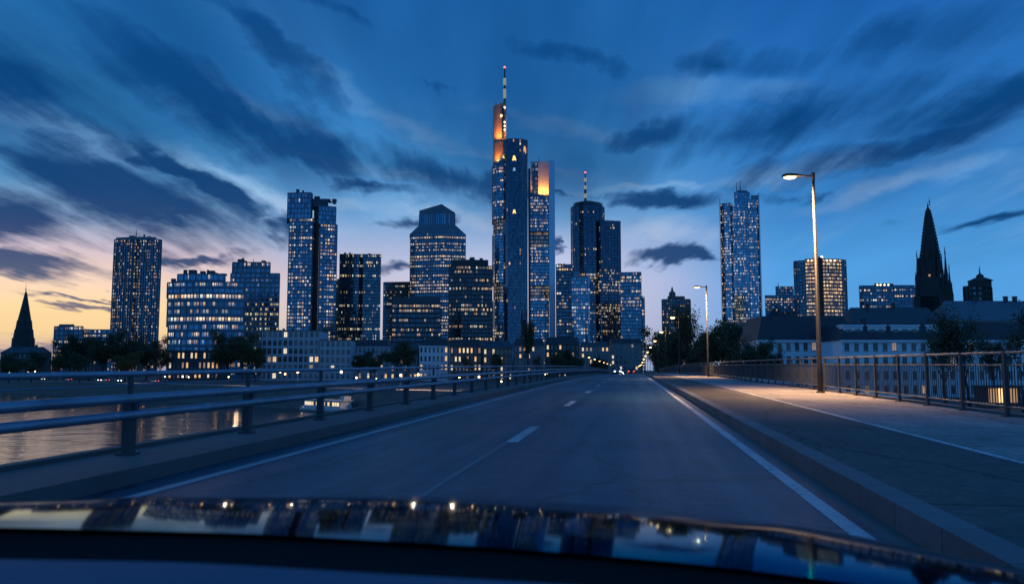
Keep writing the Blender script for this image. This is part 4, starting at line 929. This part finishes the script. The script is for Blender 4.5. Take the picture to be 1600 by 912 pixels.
for px, yt, D, kd, wd in ((8, 552, 440, 0, 1), (30, 556, 400, 1, 1.1), (62, 549, 430, 1, 1), (88, 553, 410, 0, 1.2), (112, 534, 420, 0, 1), (140, 524, 425, 1, 1), (158, 518, 410, 0, 1.1), (182, 527, 415, 2, 1.1), (205, 532, 405, 1, 1.1), (228, 528, 420, 0, 1), (250, 543, 395, 2, 1),
                          (338, 530, 390, 1, 1), (358, 516, 400, 0, 1), (380, 520, 395, 2, 1), (400, 536, 390, 0, 1), (556, 548, 400, 1, 1.1), (584, 552, 385, 0, 1), (620, 533, 390, 2, 1), (640, 536, 385, 1, .9), (735, 553, 370, 4, 1), (775, 552, 380, 1, .9), (868, 549, 360, 0, 1), (890, 547, 380, 1, 1), (842, 553, 350, 4, 1), (50, 560, 370, 2, 1.3), (15, 562, 365, 0, 1.3), (125, 552, 370, 1, 1.3), (195, 550, 365, 0, 1.3)):
    tree(px, yt, D, kd, LL, GL, wd)
tree(820, 505, 380, 3, "tall slim dark poplar in front of the tallest tower's foot", None, .6)
for px, yt, D, kd, lab, wd in ((1044, 528, 330, 1, None, 1), (1046, 515, 300, 0, None, 1), (1058, 506, 270, 2, None, 1), (1088, 520, 240, 1, None, 1), (1106, 512, 235, 0, None, 1), (1125, 508, 225, 2, None, 1), (1146, 500, 215, 0, None, 1), (1166, 507, 205, 1, None, 1), (1186, 522, 165, 4, None, 1), (1210, 540, 150, 4, None, .8), (1160, 535, 150, 1, None, 1),
                               (1078, 470, 250, 4, "thin half-bare tree rising above the trees beside the second lamp post", .7),
                               (1476, 508, 120, 4, "leafy tree in front of the pale riverside house, left of the kiosk", 1), (1512, 478, 122, 4, "thin sparse tree in front of the pale riverside house, under the octagonal tower", .9), (1596, 458, 106, 4, "big dark tree cut off by the right edge, beside the kiosk", .8), (1552, 520, 128, 4, "low bushy tree behind the kiosk", 1)):
    tree(px, yt, D, kd, lab or "dark leafy tree in the clump right of the road's far end", None if lab else GRt, wd)
for px, yt, D, kd in ((903, 555, 400, 0), (925, 558, 470, 1), (1028, 556, 420, 1), (1030, 548, 390, 0), (1034, 540, 350, 2), (938, 562, 560, 0)):
    tree(px, yt, D, kd, "small dark street tree near the road's vanishing end", "small street trees at the road's end")

# ------------------------------------------------------------------ lights and boats along the far bank
bulbs = {}
b = MB(); b.tube([(0, 0, 0), (0, 0, 3.6)], [.07, .05], 6); q_pole = b.mesh("pole", M_post)
b = MB(); b.lathe([(.06, 3.6), (.26, 3.72), (.30, 3.95), (.2, 4.15), (.05, 4.2)], 8); g_w = b.mesh("globe", emis("quay_globe_warm", (1.0, .46, .14), 16)); 
b = MB(); b.lathe([(.06, 3.6), (.26, 3.72), (.30, 3.95), (.2, 4.15), (.05, 4.2)], 8); g_p = b.mesh("globe", emis("quay_globe_pale", (1.0, .66, .32), 16))
rg = random.Random(5)
for i, (px, into) in enumerate([(5, 3), (25, 9), (38, 2), (72, 3), (108, 2), (112, 7), (140, 4), (180, 2), (186, 6), (212, 3), (250, 2), (262, 6), (283, 3), (330, 2), (345, 3), (352, 7), (425, 3), (437, 2), (448, 4), (520, 3), (548, 2), (575, 3), (592, 2), (604, 5), (640, 3), (668, 2), (700, 4), (735, 3), (770, 3), (805, 4), (840, 3)]):
    q = bankpt(px, into); r = tag(empty("quay_lamp", q), "small glowing globe lamp on the far quay, seen below the left top rail", "lamp", "globe lamps along the far quay")
    link(bpy.data.objects.new("pole", q_pole), r); link(bpy.data.objects.new("globe", g_w if rg.random() < .6 else g_p), r)
    k_ = rg.uniform(.62, 1.25); r.scale = (k_*.85, k_*.85, k_)
for px, into, pw in ((560, 4, 2500), (600, 4, 3000), (640, 4, 2500), (450, 5, 1800), (350, 5, 900), (190, 5, 600), (700, 4, 1500)):
    q = bankpt(px, into); li = bpy.data.lights.new("quay_light", 'POINT'); li.energy = pw; li.color = (1, .66, .42); li.shadow_soft_size = .3
    o = link(bpy.data.objects.new("quay_light", li)); o.location = (q.x, q.y, GZ+4.6)
# moored river boats
M_hull = mat("boat_hull", (.5, .5, .5), .4); M_hulld = mat("boat_hull_dark", (.03, .04, .06), .4)
def boat(px, D, Ln, label, seed):
    rg = random.Random(seed); q = P(px, 578, D); r = tag(empty("river_boat", (q.x, q.y, WZ), math.atan2(bdir.y, bdir.x)), label, "boat")
    h = Ln/2; out = [(-h, -1.2), (-h+.6, -2.4), (h*.7, -2.4), (h, 0), (h*.7, 2.4), (-h+.6, 2.4), (-h, 1.2)]
    b = MB(); b.prism(inset(out, .25), -.5, .5); b.build("hull", M_hulld, r); b = MB(); b.prism(out, .502, 1.3); b.build("hull_upper", M_hull, r)
    b = MB(); b.box(-h*.85, h*.5, -1.9, 1.9, 1.302, 3.3); c = b.build("cabin", M_hull, r); b = MB(); b.box(-h*.9, h*.55, -2.2, 2.2, 3.302, 3.5); b.build("roof", M_hull, r)
    k = int(Ln*.6)
    for i in range(k):
        x = -h*.82+(h*1.28)*(i+.5)/k; b = MB(); b.box(x-.42, x+.42, -1.96, -1.902, 1.9, 2.9); b.build("window", LIT[rg.choice((0, 1, 1))] if rg.random() < .8 else GLD, c)
    b = MB(); b.box(h*.42, h*.55, -1.2, 1.2, 3.502, 4.6); b.build("wheelhouse", M_hull, r)
boat(520, 236, 26, "white river boat with lit cabin windows moored at the far quay, seen between railing posts", 3)
boat(660, 205, 18, "smaller white river boat with lit windows, moored nearer the bridge", 5)

# ------------------------------------------------------------------ cars
M_tyre = mat("tyre_rubber", (.015, .015, .015), .8); M_glassc = mat("car_glass", (.01, .015, .02), .08, spec=.8)
M_tail = emis("tail_light", (1.0, .08, .05), 4.0, False); M_headl = emis("head_light", (1.0, .93, .78), 14.0, False); M_rim = mat("wheel_rim", (.3, .3, .32), .35, metal=.8)
def car_proto(paint):
    side = [(-2.1, .35), (2.05, .35), (2.15, .6), (2.05, .85), (1.0, .98), (-1.95, 1.0), (-2.15, .75)]
    cab = [(-1.85, 1.0), (.95, .98), (.25, 1.42), (-1.2, 1.45)]
    def ext(pl, w0, w1=None):
        b = MB(); k = len(pl); w1 = w1 or w0; zm = max(z for _, z in pl)
        f_ = lambda z: w0 if z < 1.05 else w1
        b.add([(-f_(z), y, z) for y, z in pl]+[(f_(z), y, z) for y, z in pl], [tuple(range(k)), tuple(range(k, 2*k))[::-1]]+[(i, k+i, k+(i+1) % k, (i+1) % k) for i in range(k)]); return b
    r = bpy.data.objects.new("car", None)
    C.objects.link(r); ext(side, .88).build("body", paint, r); ext(cab, .8, .62).build("cabin", M_glassc, r)
    b = MB(); b.box(-.62, .62, -1.25, .22, 1.452, 1.48); b.build("roof", paint, r)
    for x in (-.8, .8):
        for y in (-1.35, 1.35):
            b = MB(); M_ = Matrix.Translation((x, y, .33)) @ Matrix.Rotation(pi/2, 4, 'Y'); b.lathe([(.33, -.1), (.33, .1)], 14, M=M_); w_ = b.build("wheel", M_tyre, r); b = MB(); b.lathe([(.19, -.115), (.19, .115)], 10, M=M_); b.build("rim", M_rim, w_)
        b = MB(); b.box(x*.85-.16, x*.85+.16, -2.2, -2.1, .68, .84); b.build("tail_light", M_tail, r)
        b = MB(); b.box(x*.85-.16, x*.85+.16, 2.06, 2.17, .62, .78); b.build("headlight", M_headl, r)
    return r
paints = [mat("car_paint_dark", (.02, .025, .035), .25, coat=.6), mat("car_paint_silver", (.3, .31, .33), .3, metal=.6, coat=.5)]
cp = [car_proto(paints[0]), car_proto(paints[1])]; used = [False, False]
def car(x, y, z, rz, k, label, group):
    o = copy_tree(cp[k]) if used[k] else cp[k]; used[k] = True
    o.location = (x, y, z); o.rotation_euler = (0, 0, rz); tag(o, label, "car", group)
for x, s, k, d in ((-3.3, 212, 1, 1), (.1, 226, 0, 0), (-3.5, 244, 0, 1), (-.2, 262, 1, 0), (-3.4, 285, 0, 1), (-3.5, 330, 1, 1), (0.0, 300, 0, 0), (-.1, 345, 1, 0), (-3.6, 400, 0, 1), (.2, 410, 1, 0)):
    car(x, s, zr(s), pi if d else 0, k, "oncoming car with white headlights at the road's far end" if d else "car with red tail lights driving away at the road's far end", "oncoming cars at the road's end" if d else "cars driving away at the road's end")
ang = math.atan2(bdir.y, bdir.x)-pi/2
for i, px in enumerate((20, 60, 104, 116, 134, 190)):
    q = bankpt(px, 14); car(q.x, q.y, GZ, ang+(pi if i % 2 else 0), i % 2, "small car on the far riverside road, below the left top rail", "cars on the far riverside road")

# ------------------------------------------------------------------ our own car, seen over the dashboard
M_paint = bpy.data.materials.new("bonnet_paint"); M_paint.use_nodes = True; t = NT(M_paint.node_tree); bs = t.n['Principled BSDF']
bs.inputs['Base Color'].default_value = (.012, .022, .034, 1); bs.inputs['Roughness'].default_value = .06; bs.inputs['Metallic'].default_value = 1.0; bs.inputs['Specular Tint'].default_value = (.19, .37, .56, 1)
g = t.new('ShaderNodeTexCoord').outputs['Object']
dust = t.noise(g, 60, 4, .7); t.l.new(t.rng(dust, .4, .8, .055, .11, False), bs.inputs['Roughness'])
def interp(tab, x):
    for (a, b_) in zip(tab, tab[1:]):
        if x <= b_[0] or b_ is tab[-1]:
            f = (x-a[0])/(b_[0]-a[0]); 
            return tuple(a[i]+(b_[i]-a[i])*f for i in range(1, len(a)))
def smoothrow(tab, x0, x1, k):
    xs = [x0+(x1-x0)*i/k for i in range(k+1)]; ys = [list(interp(tab, x)) for x in xs]
    for _ in range(6): ys = [ys[0]]+[[(ys[i-1][j]+2*ys[i][j]+ys[i+1][j])/4 for j in range(len(ys[i]))] for i in range(1, k)]+[ys[-1]]
    return [P(x, y[0], y[1]) for x, y in zip(xs, ys)]
KX, KY = 60, 18
front = smoothrow([(-260, 826, 1.55), (-80, 812, 1.75), (0, 806, 1.85), (300, 785, 2.1), (640, 774, 2.2), (1000, 791, 2.1), (1300, 832, 1.85), (1450, 862, 1.6), (1600, 890, 1.4), (1760, 924, 1.25)], -260, 1760, KX)
rear = smoothrow([(-260, 820, 1.0), (0, 823, 1.04), (400, 833, 1.1), (800, 856, 1.1), (1100, 881, 1.05), (1350, 913, .98), (1600, 955, .9), (1760, 985, .85)], -260, 1760, KX)
car0 = tag(empty("own_car", (-.42, 0, 0)), "dark glossy car bonnet and dashboard of the car the view is taken from", "car")
hood = MB(); vs = []
for j in range(KY+1):
    tt = j/KY
    for i in range(KX+1):
        a, c = rear[i], front[i]; xy = a.lerp(c, tt); drop = (a.z-c.z)
        u = i/KX; kl = .16-.1*max(0, min(1, (.36-u)/.2))
        z = a.z-drop*(kl*tt+(1-kl)*tt*tt)
        # a pressed crease along the right side and a shallow one at left
        u = i/KX
        z += .0035*math.exp(-((u-(.70+.06*tt))/.028)**2)*sin(pi*tt) + .004*math.exp(-((u-.24)/.03)**2)*sin(pi*tt)
        vs.append((xy.x, xy.y, z))
for j in range(1, 9):                                       # nose and sides roll down
    tt = j/8
    for i in range(KX+1):
        c = front[i]; vs.append((c.x*(1+.02*tt), c.y+.30*sin(tt*pi/2), c.z-.42*(1-cos(tt*pi/2))-.12*tt))
N = KX+1
hood.add(vs, [(j*N+i, j*N+i+1, (j+1)*N+i+1, (j+1)*N+i) for j in range(KY+8) for i in range(KX)])
o = hood.build("bonnet", M_paint, None, True); rel(o, car0)
M_cowl = mat("cowl_black_plastic", (.006, .006, .007), .75, spec=.15, var=.2, vscale=8)
M_dash = mat("dashboard_vinyl", (.08, .13, .19), .8, spec=.2, var=.12, vscale=5, bump=.15, bscale=160)
dashe = smoothrow([(-260, 872, .80), (0, 873, .80), (300, 878, .80), (600, 896, .80), (800, 907, .80), (1100, 928, .80), (1760, 990, .78)], -260, 1760, KX)
vs = []; sub = 6
for j in range(sub+1):
    tt = j/sub
    for i in range(KX+1):
        a = rear[i]-Vector((0, 0, .006)); c = dashe[i]+Vector((0, .012, -.012)); q = a.lerp(c, tt); vs.append((q.x, q.y, q.z-.035*sin(pi*tt)))
b = MB(); b.add(vs, [(j*N+i+1, j*N+i, (j+1)*N+i, (j+1)*N+i+1) for j in range(sub) for i in range(KX)]); rel(b.build("cowl", M_cowl, None, True), car0)
vs = []
for j in range(5):
    for i in range(KX+1):
        c = dashe[i]; vs.append((c.x, c.y-(0, .10, .22, .34, .36)[j], c.z+(0, .004, -.012, -.06, -.30)[j]))
b = MB(); b.add(vs, [(j*N+i+1, j*N+i, (j+1)*N+i, (j+1)*N+i+1) for j in range(4) for i in range(KX)]); rel(b.build("dashboard", M_dash, None, True), car0)
xs0 = [v.x for v in front]; xl, xr = min(xs0)*1.0, max(xs0)
b = MB(); b.box(xl*.9, xr*.9, 2.3, 2.42, .3, .58); rel(b.build("bumper", M_cowl), car0)
for x in (xl*.86, xr*.86):
    b = MB(); M_ = Matrix.Translation((x, 1.75, .34)) @ Matrix.Rotation(pi/2, 4, 'Y'); b.lathe([(.34, -.11), (.34, .11)], 24, M=M_); w_ = rel(b.build("wheel", M_tyre), car0)
